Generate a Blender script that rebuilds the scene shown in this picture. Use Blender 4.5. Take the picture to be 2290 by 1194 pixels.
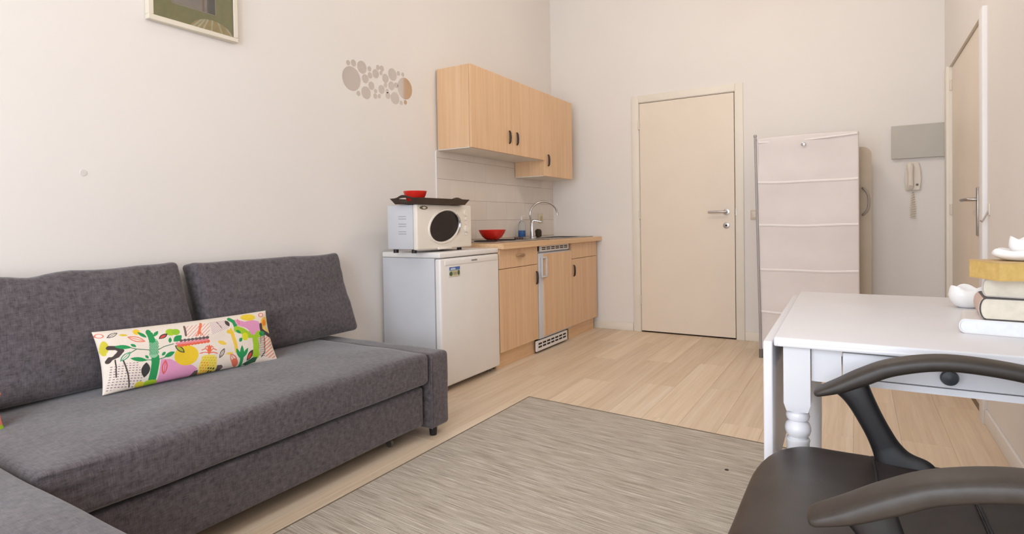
import bpy, bmesh, math, random
import numpy as np
from mathutils import Vector, Matrix, noise

random.seed(7)
for o in list(bpy.data.objects):
    bpy.data.objects.remove(o)
SC = bpy.context.scene
COL = SC.collection
PI = math.pi

# ------------------------------------------------------------------ camera
cam_d = bpy.data.cameras.new('camera')
cam = bpy.data.objects.new('camera', cam_d)
COL.objects.link(cam)
FPX = 1287.4
yaw, pitch, roll = math.radians(30.967), math.radians(1.035), math.radians(-0.915)
fw = Vector((-math.sin(yaw)*math.cos(pitch), math.cos(yaw)*math.cos(pitch), -math.sin(pitch)))
rt = Vector((math.cos(yaw), math.sin(yaw), 0))
up = rt.cross(fw)
rt2 = rt*math.cos(roll)+up*math.sin(roll)
up2 = -rt*math.sin(roll)+up*math.cos(roll)
m = Matrix.Identity(4)
for i in range(3):
    m[i][0], m[i][1], m[i][2] = rt2[i], up2[i], -fw[i]
m[0][3], m[1][3], m[2][3] = 0, 0, 1.03
cam.matrix_world = m
cam_d.sensor_width = 36
cam_d.lens = FPX/2290*36
cam_d.shift_y = -(597-521.26)/2290
cam_d.clip_start = 0.03
SC.camera = cam

# ------------------------------------------------------------------ world, light, exposure
W = bpy.data.worlds.new('world')
SC.world = W
W.use_nodes = True
W.node_tree.nodes['Background'].inputs[0].default_value = (0.75, 0.85, 1.0, 1)
W.node_tree.nodes['Background'].inputs[1].default_value = 1.0
SC.view_settings.view_transform = 'Standard'
SC.view_settings.look = 'None'
SC.view_settings.gamma = 1
SC.view_settings.use_curve_mapping = False
SC.view_settings.exposure = 0.10


def area(name, loc, rot, sx, sy, power, col):
    d = bpy.data.lights.new(name, 'AREA')
    d.shape = 'RECTANGLE'
    d.size, d.size_y = sx, sy
    d.energy = power
    d.color = col
    o = bpy.data.objects.new(name, d)
    COL.objects.link(o)
    o.location = loc
    o.rotation_euler = rot
    return o


# daylight coming in through the two tall windows of the rear wall
area('window_daylight', (-1.55, -1.74, 1.55), (math.radians(90), 0, 0), 1.0, 2.1, 38, (0.82, 0.90, 1.0))
area('window_daylight', (-0.20, -1.74, 1.55), (math.radians(90), 0, 0), 1.0, 2.1, 60, (0.82, 0.90, 1.0))
# two added unseen globes give warm fill light, see fill_globe below


# ------------------------------------------------------------------ materials
def lin(c):
    out = []
    for v in c[:3]:
        v = v/255.0
        out.append(v/12.92 if v <= 0.04045 else ((v+0.055)/1.055)**2.4)
    return (out[0], out[1], out[2], 1)


def base_mat(name, rough=0.5, metal=0.0, col=(200, 200, 200), **kw):
    mt = bpy.data.materials.new(name)
    mt.use_nodes = True
    b = mt.node_tree.nodes['Principled BSDF']
    b.inputs['Base Color'].default_value = lin(col)
    b.inputs['Roughness'].default_value = rough
    b.inputs['Metallic'].default_value = metal
    for k, v in kw.items():
        b.inputs[k].default_value = v
    return mt, mt.node_tree, b


def nz(nt, scale, vec_scale=(1, 1, 1), detail=3, src='Object', rough=0.5, rot=(0, 0, 0)):
    tc = nt.nodes.new('ShaderNodeTexCoord')
    mp = nt.nodes.new('ShaderNodeMapping')
    mp.inputs['Scale'].default_value = vec_scale
    mp.inputs['Rotation'].default_value = rot
    if src == 'World':
        g = nt.nodes.new('ShaderNodeNewGeometry')
        nt.links.new(g.outputs['Position'], mp.inputs[0])
    else:
        nt.links.new(tc.outputs[src], mp.inputs[0])
    n = nt.nodes.new('ShaderNodeTexNoise')
    n.inputs['Scale'].default_value = scale
    n.inputs['Detail'].default_value = detail
    n.inputs['Roughness'].default_value = rough
    nt.links.new(mp.outputs[0], n.inputs['Vector'])
    return n.outputs['Fac'], mp


def ramp(nt, fac, stops):
    r = nt.nodes.new('ShaderNodeValToRGB')
    while len(r.color_ramp.elements) < len(stops):
        r.color_ramp.elements.new(0.5)
    for e, (p, c) in zip(r.color_ramp.elements, stops):
        e.position = p
        e.color = lin(c)
    nt.links.new(fac, r.inputs[0])
    return r.outputs[0]


def bump(nt, b, fac, strength, dist=0.002):
    bp = nt.nodes.new('ShaderNodeBump')
    bp.inputs['Strength'].default_value = strength
    bp.inputs['Distance'].default_value = dist
    nt.links.new(fac, bp.inputs['Height'])
    nt.links.new(bp.outputs[0], b.inputs['Normal'])
    return bp


def mixc(nt, a, b_, fac, mode='MIX'):
    mx = nt.nodes.new('ShaderNodeMix')
    mx.data_type = 'RGBA'
    mx.blend_type = mode
    for sock, v in ((mx.inputs[0], fac), (mx.inputs[6], a), (mx.inputs[7], b_)):
        if isinstance(v, (int, float)):
            sock.default_value = v
        elif isinstance(v, tuple):
            sock.default_value = v
        else:
            nt.links.new(v, sock)
    return mx.outputs[2]


def plain(name, col, rough=0.5, metal=0.0, var=4, scale=6, bstr=0.0, bscale=200, **kw):
    mt, nt, b = base_mat(name, rough, metal, col, **kw)
    f, _ = nz(nt, scale, src='Object')
    a = tuple(max(0, c-var) for c in col)
    c2 = tuple(min(255, c+var) for c in col)
    nt.links.new(ramp(nt, f, [(0.3, a), (0.7, c2)]), b.inputs['Base Color'])
    if bstr:
        f2, _ = nz(nt, bscale)
        bump(nt, b, f2, bstr)
    return mt


def wood(name, dark, mid, light, axis, rough=0.45, src='World', rnd=False, sc=1.0, lin_mix=0.0):
    mt, nt, b = base_mat(name, rough)
    s = [26*sc]*3
    s[axis] = 0.9*sc
    f, mp = nz(nt, 1.0, tuple(s), 5, src, 0.6)
    s2 = [110*sc]*3
    s2[axis] = 3.0*sc
    f2, mp2 = nz(nt, 1.0, tuple(s2), 3, src, 0.6)
    c = ramp(nt, f, [(0.28, dark), (0.5, mid), (0.72, light)])
    c2 = ramp(nt, f2, [(0.35, (205, 200, 195)), (0.65, (255, 255, 255))])
    col = mixc(nt, c, c2, 0.22, 'MULTIPLY')
    if rnd:
        oi = nt.nodes.new('ShaderNodeObjectInfo')
        for q in (mp, mp2):
            vm = nt.nodes.new('ShaderNodeVectorMath')
            vm.operation = 'SCALE'
            vm.inputs[0].default_value = (31.0, 17.0, 9.0)
            nt.links.new(oi.outputs['Random'], vm.inputs['Scale'])
            nt.links.new(vm.outputs[0], q.inputs['Location'])
        t = ramp(nt, oi.outputs['Random'], [(0.0, (240, 238, 236)), (0.5, (248, 248, 248)), (1.0, (255, 255, 255))])
        col = mixc(nt, col, t, 1.0, 'MULTIPLY')
    nt.links.new(col, b.inputs['Base Color'])
    bump(nt, b, f2, 0.05, 0.0005)
    return mt


def fabric(name, dark, light, scale=500, rough=0.9, sheen=0.38):
    mt, nt, b = base_mat(name, rough)
    fa, _ = nz(nt, 1.0, (scale, scale*0.07, scale), 2)
    fb, _ = nz(nt, 1.0, (scale*0.07, scale, scale*0.07), 2)
    fc, _ = nz(nt, 1.0, (60, 60, 60), 2)
    ad = nt.nodes.new('ShaderNodeMath'); ad.operation = 'ADD'
    nt.links.new(fa, ad.inputs[0]); nt.links.new(fb, ad.inputs[1])
    ad2 = nt.nodes.new('ShaderNodeMath'); ad2.operation = 'ADD'
    nt.links.new(ad.outputs[0], ad2.inputs[0]); nt.links.new(fc, ad2.inputs[1])
    dv = nt.nodes.new('ShaderNodeMath'); dv.operation = 'MULTIPLY'; dv.inputs[1].default_value = 1/3
    nt.links.new(ad2.outputs[0], dv.inputs[0])
    nt.links.new(ramp(nt, dv.outputs[0], [(0.34, dark), (0.66, light)]), b.inputs['Base Color'])
    b.inputs['Sheen Weight'].default_value = sheen
    b.inputs['Sheen Roughness'].default_value = 0.4
    bump(nt, b, dv.outputs[0], 0.35, 0.001)
    return mt


def vcol(name, rough=0.85, bscale=600, bstr=0.15):
    mt, nt, b = base_mat(name, rough)
    a = nt.nodes.new('ShaderNodeVertexColor')
    a.layer_name = 'print'
    f, _ = nz(nt, bscale)
    t = ramp(nt, f, [(0.3, (236, 236, 236)), (0.7, (255, 255, 255))])
    nt.links.new(mixc(nt, a.outputs[0], t, 1.0, 'MULTIPLY'), b.inputs['Base Color'])
    bump(nt, b, f, bstr, 0.001)
    return mt


M = {}
M['wall'] = plain('painted_plaster', (236, 229, 223), 0.85, var=2, scale=1.2, bstr=0.08, bscale=60)
M['ceiling'] = plain('ceiling_paint', (242, 238, 233), 0.9, var=2)
M['trim'] = plain('trim_paint', (236, 227, 213), 0.5, var=2)
M['whitetrim'] = plain('white_trim_paint', (240, 236, 234), 0.45, var=2)
M['door'] = plain('cream_door_paint', (236, 221, 203), 0.42, var=2, scale=3)
M['tile'] = plain('glazed_tile', (230, 219, 209), 0.22, var=3, scale=3)
M['plank'] = wood('oak_laminate', (228, 203, 175), (240, 217, 190), (247, 229, 206), 1, 0.45, 'World', True, 0.75)
M['gap'] = plain('joint_dark', (150, 125, 100), 0.9)
M['beech'] = wood('beech_laminate', (224, 182, 140), (231, 191, 150), (238, 200, 161), 2, 0.42, 'World', False, 0.8)
M['beech_y'] = wood('beech_worktop', (220, 178, 134), (234, 194, 151), (242, 206, 166), 1, 0.4, 'World', False, 0.9)
M['cabin'] = plain('cabinet_underside', (236, 228, 216), 0.6)
M['white'] = plain('white_enamel', (240, 235, 231), 0.32, var=2)
M['whitep'] = plain('white_plastic', (240, 231, 219), 0.4, var=2)
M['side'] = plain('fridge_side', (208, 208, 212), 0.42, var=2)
M['chrome'] = plain('chrome', (205, 205, 208), 0.18, 1.0, var=3)
M['brushed'] = plain('brushed_steel', (176, 170, 164), 0.34, 1.0, var=8, scale=30)
M['handle'] = plain('dark_brown_handle', (48, 28, 24), 0.4, var=4)
M['drawerpull'] = plain('bronze_pull', (170, 140, 108), 0.4, 0.6, var=6)
M['black'] = plain('black_plastic', (26, 24, 26), 0.42, var=4)
M['armtop'] = plain('black_armrest', (52, 44, 38), 0.48, var=4, scale=60, bstr=0.1, bscale=900)
M['leather'] = plain('black_leather', (46, 38, 34), 0.42, var=5, scale=20, bstr=0.15, bscale=500)
M['dark'] = plain('dark_slot', (34, 28, 26), 0.7)
M['red'] = plain('red_enamel', (214, 40, 28), 0.3, var=4)
M['tray'] = plain('brown_black_tray', (62, 46, 36), 0.45, var=5)
M['ovenwin'] = plain('dark_oven_glass', (40, 32, 30), 0.2, var=4)
M['sofa'] = fabric('sofa_fabric', (60, 53, 56), (112, 104, 108), 520)
M['table'] = plain('white_table_lacquer', (226, 224, 227), 0.35, var=2)
M['knob'] = plain('dark_knob', (44, 48, 54), 0.4)
M['ceramic'] = plain('white_ceramic', (246, 243, 241), 0.3, var=2)
M['page'] = plain('cream_pages', (222, 212, 194), 0.8, var=5, scale=80)
M['pagew'] = plain('white_pages', (230, 232, 238), 0.8, var=4, scale=80)
M['pagey'] = plain('yellowed_pages', (214, 178, 104), 0.8, var=9, scale=60)
M['cover_w'] = plain('white_cover', (226, 222, 220), 0.5)
M['cover_b'] = plain('black_cover', (58, 52, 50), 0.5)
M['cover_g'] = plain('grey_cover', (186, 176, 168), 0.5)
M['cover_t'] = plain('tan_cover', (206, 172, 120), 0.5)
M['grey'] = plain('grey_panel_paint', (190, 184, 174), 0.5, var=3)
M['cream'] = plain('cream_plastic', (226, 214, 200), 0.45, var=3)
M['mirror'] = plain('mirror_sticker', (214, 208, 204), 0.10, 1.0, var=1)
M['wardrobe'] = plain('wardrobe_cloth', (228, 218, 214), 0.7, var=3, scale=5, bstr=0.1, bscale=30)
M['seam'] = plain('wardrobe_piping', (240, 232, 228), 0.6, var=2)
M['pole'] = plain('grey_pole', (170, 165, 165), 0.45, 0.3)
M['board'] = plain('beige_board', (212, 197, 176), 0.6)
M['mat'] = plain('olive_mat_board', (186, 178, 120), 0.8, var=4)
M['frame'] = plain('cream_frame', (226, 216, 198), 0.45)
M['blue'] = plain('blue_label', (30, 82, 140), 0.5, var=20, scale=90)
M['sponge'] = plain('dark_olive_sponge', (62, 54, 34), 0.95, var=14, scale=120, bstr=0.6, bscale=250)
M['print'] = vcol('pillow_print', 0.9, 500, 0.25)
M['flat'] = vcol('flat_print', 0.5, 40, 0.0)
M['castor'] = plain('castor_grey', (120, 116, 112), 0.4, 0.5)
M['lime'] = plain('lime_trim', (190, 214, 40), 0.8)
# rug
mt, nt, b = base_mat('woven_rug', 0.95)
f1, _ = nz(nt, 1.0, (6, 230, 1), 4, 'Object', 0.7)
f2, _ = nz(nt, 1.0, (3.5, 48, 1), 3, 'Object', 0.6)
f3, _ = nz(nt, 1.0, (300, 420, 1), 1, 'Object')
s1 = ramp(nt, f1, [(0.30, (142, 132, 122)), (0.45, (188, 178, 166)), (0.56, (210, 201, 190)), (0.70, (238, 233, 226))])
s2 = ramp(nt, f2, [(0.32, (226, 220, 212)), (0.6, (255, 253, 250))])
s3 = ramp(nt, f3, [(0.3, (214, 212, 208)), (0.7, (255, 255, 255))])
nt.links.new(mixc(nt, mixc(nt, s1, s2, 0.85, 'MULTIPLY'), s3, 0.5, 'MULTIPLY'), b.inputs['Base Color'])
bump(nt, b, f1, 0.5, 0.002)
M['rug'] = mt
M['rugedge'] = plain('rug_binding', (112, 98, 80), 0.95, var=8, scale=60)
# clear bottle / glass pane
mt, nt, b = base_mat('clear_plastic', 0.08, 0, (235, 240, 240))
b.inputs['Transmission Weight'].default_value = 0.85
b.inputs['IOR'].default_value = 1.25
M['clear'] = mt


def pane_mat(name, tint):
    mt = bpy.data.materials.new(name)
    mt.use_nodes = True
    nt = mt.node_tree
    nt.nodes.clear()
    o = nt.nodes.new('ShaderNodeOutputMaterial')
    tr = nt.nodes.new('ShaderNodeBsdfTransparent'); tr.inputs[0].default_value = tint
    gl = nt.nodes.new('ShaderNodeBsdfGlossy'); gl.inputs['Roughness'].default_value = 0.02
    fr = nt.nodes.new('ShaderNodeFresnel'); fr.inputs[0].default_value = 1.45
    mx = nt.nodes.new('ShaderNodeMixShader')
    nt.links.new(fr.outputs[0], mx.inputs[0]); nt.links.new(tr.outputs[0], mx.inputs[1]); nt.links.new(gl.outputs[0], mx.inputs[2])
    nt.links.new(mx.outputs[0], o.inputs[0])
    return mt


M['pane'] = pane_mat('window_glass', (0.95, 0.97, 0.97, 1))


# ------------------------------------------------------------------ geometry helpers
def tag(o, label=None, cat=None, group=None, kind=None):
    if label: o['label'] = label
    if cat: o['category'] = cat
    if group: o['group'] = group
    if kind: o['kind'] = kind
    return o


def empty(name, loc=(0, 0, 0), label=None, cat=None, group=None, kind=None):
    o = bpy.data.objects.new(name, None)
    o.empty_display_size = 0.1
    COL.objects.link(o)
    o.location = loc
    return tag(o, label, cat, group, kind)


def obj(name, bm, mat, parent=None, smooth=True, angle=40):
    """link a bmesh given in WORLD coordinates as one mesh object with its origin at its own centre"""
    if isinstance(bm, bmesh.types.BMesh):
        bmesh.ops.recalc_face_normals(bm, faces=bm.faces)
        me = bpy.data.meshes.new(name)
        bm.to_mesh(me)
        bm.free()
    else:
        me = bm
    me.materials.append(M[mat] if isinstance(mat, str) else mat)
    if smooth:
        me.polygons.foreach_set('use_smooth', [True]*len(me.polygons))
        me.set_sharp_from_angle(angle=math.radians(angle))
    n = len(me.vertices)
    co = np.empty(n*3, dtype=np.float32)
    me.vertices.foreach_get('co', co)
    co = co.reshape(-1, 3)
    c = (co.min(0)+co.max(0))/2
    c[2] = co[:, 2].min()
    me.vertices.foreach_set('co', (co-c).ravel())
    me.update()
    o = bpy.data.objects.new(name, me)
    COL.objects.link(o)
    wl = Vector([float(v) for v in c])
    if parent is not None:
        pl = Vector((0, 0, 0))
        q = parent
        while q is not None:
            pl += q.location
            q = q.parent
        o.parent = parent
        o.location = wl-pl
    else:
        o.location = wl
    return o


def spin(o, a):
    o.rotation_euler = (0, 0, a)
    return o


def BM():
    return bmesh.new()


def box(bm, x0, x1, y0, y1, z0, z1, bev=0.0, seg=2, rot=None, piv=None):
    ret = bmesh.ops.create_cube(bm, size=1.0)
    vs = ret['verts']
    for v in vs:
        v.co = Vector(((x0+x1)/2+v.co.x*(x1-x0), (y0+y1)/2+v.co.y*(y1-y0), (z0+z1)/2+v.co.z*(z1-z0)))
    if bev > 0:
        es = list({e for v in vs for e in v.link_edges})
        r = bmesh.ops.bevel(bm, geom=es, offset=bev, segments=seg, affect='EDGES', profile=0.5)
        vs = list({v for f in r['faces'] for v in f.verts} | {v for v in vs if v.is_valid})
    if rot is not None:
        p = Vector(piv) if piv is not None else Vector(((x0+x1)/2, (y0+y1)/2, (z0+z1)/2))
        for v in vs:
            v.co = p+rot @ (v.co-p)
    return vs


def bx(*a, **k):
    bm = BM()
    box(bm, *a, **k)
    return bm


def tube(bm, pts, rad, seg=12, up=None, cap=True, closed=False, sq=1.0):
    pts = [Vector(p) for p in pts]
    n = len(pts)
    if not isinstance(rad, (list, tuple)):
        rad = [rad]*n
    rings = []
    pn = None
    for i, p in enumerate(pts):
        if closed:
            t = pts[(i+1) % n]-pts[i-1]
        else:
            t = pts[min(i+1, n-1)]-pts[max(i-1, 0)]
        t.normalize()
        if up is not None:
            nn = Vector(up)-t*t.dot(Vector(up))
        elif pn is None:
            a = Vector((0, 0, 1)) if abs(t.z) < 0.9 else Vector((1, 0, 0))
            nn = a-t*t.dot(a)
        else:
            nn = pn-t*t.dot(pn)
        nn.normalize()
        pn = nn
        bn = t.cross(nn)
        r = rad[i]
        ra, rb = (r, r) if not isinstance(r, (tuple, list)) else r
        cs = [(math.cos(2*PI*k/seg), math.sin(2*PI*k/seg)) for k in range(seg)]
        rings.append([bm.verts.new(p+nn*ra*math.copysign(abs(c_)**sq, c_)+bn*rb*math.copysign(abs(s_)**sq, s_)) for c_, s_ in cs])
    m_ = n if closed else n-1
    for i in range(m_):
        a, b_ = rings[i], rings[(i+1) % n]
        for k in range(seg):
            bm.faces.new((a[k], a[(k+1) % seg], b_[(k+1) % seg], b_[k]))
    if cap and not closed:
        bm.faces.new(rings[0])
        bm.faces.new(list(reversed(rings[-1])))
    return bm


def lathe(bm, prof, c, seg=32, axis='z', f=None):
    rings = []
    for r, h in prof:
        ring = []
        for k in range(seg):
            a = 2*PI*k/seg
            rr = f(r, h, a) if f else r
            x, y = rr*math.cos(a), rr*math.sin(a)
            if axis == 'z': p = (c[0]+x, c[1]+y, c[2]+h)
            elif axis == 'x': p = (c[0]+h, c[1]+x, c[2]+y)
            else: p = (c[0]+x, c[1]+h, c[2]+y)
            ring.append(bm.verts.new(p))
        rings.append(ring)
    for i in range(len(rings)-1):
        for k in range(seg):
            bm.faces.new((rings[i][k], rings[i][(k+1) % seg], rings[i+1][(k+1) % seg], rings[i+1][k]))
    bm.faces.new(rings[0])
    bm.faces.new(list(reversed(rings[-1])))
    return bm


def prism(bm, poly, d0, d1, axis='y'):
    """poly: 2D outline; extruded along axis between d0 and d1"""
    def P(a, b_, d):
        return {'y': (a, d, b_), 'x': (d, a, b_), 'z': (a, b_, d)}[axis]
    A = [bm.verts.new(P(a, b_, d0)) for a, b_ in poly]
    B_ = [bm.verts.new(P(a, b_, d1)) for a, b_ in poly]
    n = len(poly)
    bm.faces.new(A)
    bm.faces.new(list(reversed(B_)))
    for i in range(n):
        bm.faces.new((A[i], A[(i+1) % n], B_[(i+1) % n], B_[i]))
    return bm


def axis_samples(h, r, n):
    k = 4
    e = [h-r+r*math.sin(PI/2*i/k) for i in range(1, k+1)]
    mid = list(np.linspace(-(h-r), h-r, n+1))
    return [-v for v in reversed(e)]+mid+e


def soft_box(size, r, n, deform=None, M4=None):
    """rounded closed box with a fine grid; deform(p, s) moves each point; returns a bmesh"""
    hx, hy, hz = size[0]/2, size[1]/2, size[2]/2
    ax = [axis_samples(hx, r, n[0]), axis_samples(hy, r, n[1]), axis_samples(hz, r, n[2])]
    bm = BM()
    cache = {}

    def vert(i, j, k):
        key = (i, j, k)
        if key in cache:
            return cache[key]
        p = Vector((ax[0][i], ax[1][j], ax[2][k]))
        inn = Vector((max(-(hx-r), min(hx-r, p.x)), max(-(hy-r), min(hy-r, p.y)), max(-(hz-r), min(hz-r, p.z))))
        d = p-inn
        if d.length > 1e-9:
            p = inn+d.normalized()*r
        if deform:
            p = deform(p)
        if M4 is not None:
            p = M4 @ p
        v = bm.verts.new(p)
        cache[key] = v
        return v
    L = [len(a) for a in ax]
    for (a, b_, c) in ((0, 1, 2), (1, 2, 0), (0, 2, 1)):
        for side in (0, L[c]-1):
            for i in range(L[a]-1):
                for j in range(L[b_]-1):
                    q = []
                    for (di, dj) in ((0, 0), (1, 0), (1, 1), (0, 1)):
                        idx = [0, 0, 0]
                        idx[a], idx[b_], idx[c] = i+di, j+dj, side
                        q.append(vert(*idx))
                    if len(set(q)) == 4:
                        bm.faces.new(q)
    return bm


def wr(p, s, seed=0.0):
    return noise.noise(Vector((p[0]*s+seed, p[1]*s-seed, p[2]*s+2*seed)))


def place(o, loc):
    o.location = loc
    return o


# ------------------------------------------------------------------ room shell
XL, XR, Y0, Y1, ZC = -2.63, 0.545, -1.8, 5.19, 3.8
floor = tag(obj('floor', bx(XL-0.2, XR+0.2, Y0-0.2, Y1+0.2, -0.10, -0.004), 'gap', smooth=False), kind='structure')
PWD, PLN = 0.19, 1.26
xs = XL-0.05
row = 0
plank_me = None
while xs < XR:
    off = (row*0.47) % 1.0*PLN
    ys = Y0-off
    while ys < Y1:
        a, b_ = max(ys, Y0), min(ys+PLN, Y1)
        c0, c1 = max(xs, XL), min(xs+PWD, XR)
        if b_-a > 0.02 and c1-c0 > 0.01:
            full = abs(b_-a-PLN) < 1e-6 and abs(c1-c0-PWD) < 1e-6
            if full and plank_me:
                o = bpy.data.objects.new('plank', plank_me)
                COL.objects.link(o)
                o.parent = floor
                o.location = Vector(((c0+c1)/2, (a+b_)/2, -0.012))-floor.location
            else:
                o = obj('plank', bx(c0+0.0003, c1-0.0003, a+0.0003, b_-0.0003, -0.012, 0.0, 0.0006, 1), 'plank', floor, smooth=False)
                if full: plank_me = o.data
        ys += PLN
    xs += PWD
    row += 1

tag(obj('ceiling', bx(XL-0.2, XR+0.2, Y0-0.2, Y1+0.2, ZC, ZC+0.1), 'ceiling', smooth=False), kind='structure')
wl = tag(obj('wall_left', bx(XL-0.2, XL, Y0-0.2, Y1+0.2, 0, ZC), 'wall', smooth=False), kind='structure')


def wall_with_holes(name, axis, pos, thick, a0, a1, holes):
    """wall in the plane axis=pos made of pieces around rectangular holes (a, b, z0, z1)"""
    bm = BM()
    xs_ = sorted({a0, a1}.union(*[{h[0], h[1]} for h in holes]))
    for i in range(len(xs_)-1):
        l, r_ = xs_[i], xs_[i+1]
        hs = [h for h in holes if h[0] <= l+1e-6 and h[1] >= r_-1e-6]
        spans = [(0, ZC)] if not hs else [(0, hs[0][2]), (hs[0][3], ZC)]
        for z0, z1 in spans:
            if z1-z0 < 1e-4:
                continue
            if axis == 'y': box(bm, l, r_, min(pos, pos+thick), max(pos, pos+thick), z0, z1)
            else: box(bm, min(pos, pos+thick), max(pos, pos+thick), l, r_, z0, z1)
    bmesh.ops.remove_doubles(bm, verts=bm.verts, dist=1e-5)
    inner = [f for f in bm.faces if sum(1 for g in bm.faces if g is not f and (g.calc_center_median()-f.calc_center_median()).length < 1e-5)]
    bmesh.ops.delete(bm, geom=list(set(inner)), context='FACES')
    return tag(obj(name, bm, 'wall', smooth=False), kind='structure')


# back wall with the door opening
DX0, DX1, DZ = -1.728, -0.886, 2.115
wall_with_holes('wall_back', 'y', Y1, 0.2, XL, XR+0.2, [(DX0, DX1, 0, DZ)])
# right wall with its door opening
RY0, RY1, RZ = 3.70, 4.93, 2.05
wall_with_holes('wall_right', 'x', XR, 0.2, Y0-0.2, Y1, [(RY0, RY1, 0, RZ)])
# rear wall with two tall windows behind the camera
wins = [(-2.1, -1.0, 0.45, 2.65), (-0.75, 0.35, 0.45, 2.65)]
wall_with_holes('wall_rear', 'y', Y0, -0.2, XL, XR, wins)
for wi, (a, b_, z0, z1) in enumerate(wins):
    w = empty('window_%d' % (wi+1), ((a+b_)/2, Y0-0.1, z0), kind='structure')
    bm = BM()
    for q in ((a, b_, z0, z0+0.06), (a, b_, z1-0.06, z1), (a, a+0.06, z0+0.06, z1-0.06), (b_-0.06, b_, z0+0.06, z1-0.06), ((a+b_)/2-0.03, (a+b_)/2+0.03, z0+0.06, z1-0.06)):
        box(bm, q[0], q[1], Y0-0.12, Y0-0.06, q[2], q[3])
    obj('window_frame', bm, 'whitetrim', w, smooth=False)
    for (l, r_) in ((a+0.06, (a+b_)/2-0.03), ((a+b_)/2+0.03, b_-0.06)):
        obj('pane', bx(l, r_, Y0-0.093, Y0-0.087, z0+0.06, z1-0.06), 'pane', w, smooth=False)
    obj('window_sill', bx(a-0.03, b_+0.03, Y0-0.06, Y0+0.03, z0-0.03, z0, 0.004), 'whitetrim', w)

# baseboards
tag(obj('baseboard_left', bx(XL, XL+0.012, Y0, 2.7, 0, 0.075, 0.003), 'whitetrim'), kind='structure')
bb = tag(obj('baseboard_back', bx(-2.2, -1.80, Y1-0.013, Y1, 0, 0.075, 0.003), 'trim'), kind='structure')
obj('baseboard_section', bx(-0.82, XR, Y1-0.013, Y1, 0, 0.075, 0.003), 'trim', bb)
bb = tag(obj('baseboard_right', bx(XR-0.013, XR, Y0, 3.60, 0, 0.075, 0.003), 'whitetrim'), kind='structure')
obj('baseboard_section', bx(XR-0.013, XR, 5.03, Y1-0.013, 0, 0.075, 0.003), 'whitetrim', bb)

# door in the back wall
t1 = tag(empty('trim_1', ((DX0+DX1)/2, Y1, 0)), kind='structure')
cw = 0.065
for q in ((DX0-cw, DX0, 0, DZ+cw), (DX1, DX1+cw, 0, DZ+cw), (DX0, DX1, DZ, DZ+cw)):
    obj('casing', bx(q[0], q[1], Y1-0.014, Y1+0.005, q[2], q[3], 0.003), 'trim', t1)
bm = BM()
for q in ((DX0, DX0+0.004, 0, DZ), (DX1-0.004, DX1, 0, DZ), (DX0, DX1, DZ-0.004, DZ)):
    box(bm, q[0], q[1], Y1-0.004, Y1+0.19, q[2], q[3])
obj('jamb', bm, 'trim', t1, smooth=False)
d1 = tag(empty('door_1', ((DX0+DX1)/2, Y1, 0)), kind='structure')
obj('door_leaf', bx(DX0+0.008, DX1-0.009, Y1-0.008, Y1+0.035, 0.012, DZ-0.009, 0.0015, 1), 'door', d1)
obj('door_backing', bx(DX0+0.004, DX1-0.004, Y1+0.06, Y1+0.10, 0.0, DZ-0.004), 'dark', d1, smooth=False)
for z in (1.91, 1.085, 0.30):
    bm = BM()
    tube(bm, [(DX0+0.004, Y1-0.016, z-0.04), (DX0+0.004, Y1-0.016, z+0.04)], 0.008, 10)
    obj('hinge', bm, 'cream', d1)
lv = BM()
lathe(lv, [(0.001, 0), (0.026, 0), (0.026, -0.008), (0.012, -0.010), (0.0105, -0.045), (0.001, -0.046)], (-0.962, Y1-0.008, 1.094), 24, 'y')
tube(lv, [(-0.955, Y1-0.05, 1.094), (-0.975, Y1-0.056, 1.094), (-1.0, Y1-0.058, 1.094), (-1.105, Y1-0.058, 1.094)], 0.0095, 12)
obj('door_handle', lv, 'brushed', d1)
lv = BM()
lathe(lv, [(0.001, 0), (0.026, 0), (0.026, -0.006), (0.014, -0.009), (0.001, -0.009)], (-0.963, Y1-0.008, 0.978), 24, 'y')
lk = obj('lock_rosette', lv, 'brushed', d1)
obj('keyhole', lathe(BM(), [(0.001, 0), (0.009, 0), (0.009, -0.003), (0.001, -0.003)], (-0.963, Y1-0.016, 0.978), 16, 'y'), 'dark', lk)
obj('strike_plate', bx(DX1-0.001, DX1+0.006, Y1-0.017, Y1-0.012, 1.06, 1.12), 'brushed', d1, smooth=False)

# door in the right wall
t2 = tag(empty('trim_2', (XR, (RY0+RY1)/2, 0)), kind='structure')
obj('casing', bx(XR-0.02, XR+0.005, RY0-0.095, RY0, 0, RZ, 0.004), 'whitetrim', t2)
obj('casing', bx(XR-0.02, XR+0.005, RY1, RY1+0.09, 0, RZ, 0.004), 'trim', t2)
bm = BM()
for q in ((RY0, RY0+0.006, 0, RZ), (RY1-0.006, RY1, 0, RZ), (RY0, RY1, RZ-0.006, RZ)):
    box(bm, XR-0.003, XR+0.19, q[0], q[1], q[2], q[3])
obj('jamb', bm, 'trim', t2, smooth=False)
d2 = tag(empty('door_2', (XR, (RY0+RY1)/2, 0)), kind='structure')
obj('door_leaf', bx(XR+0.012, XR+0.052, RY0+0.009, RY1-0.009, 0.012, RZ-0.010, 0.002, 1), 'door', d2)
for z in (1.92, 1.075, 0.30):
    obj('hinge', tube(BM(), [(XR+0.006, RY1-0.010, z-0.035), (XR+0.006, RY1-0.010, z+0.035)], 0.009, 10), 'cream', d2)
obj('handle_plate', bx(XR+0.004, XR+0.013, 3.915, 3.960, 0.92, 1.18, 0.003), 'brushed', d2)
obj('door_handle', tube(BM(), [(XR+0.008, 3.938, 1.116), (XR-0.025, 3.938, 1.116), (XR-0.038, 3.95, 1.116), (XR-0.042, 3.97, 1.116), (XR-0.042, 4.09, 1.116)], 0.0095, 12), 'brushed', d2)

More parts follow.
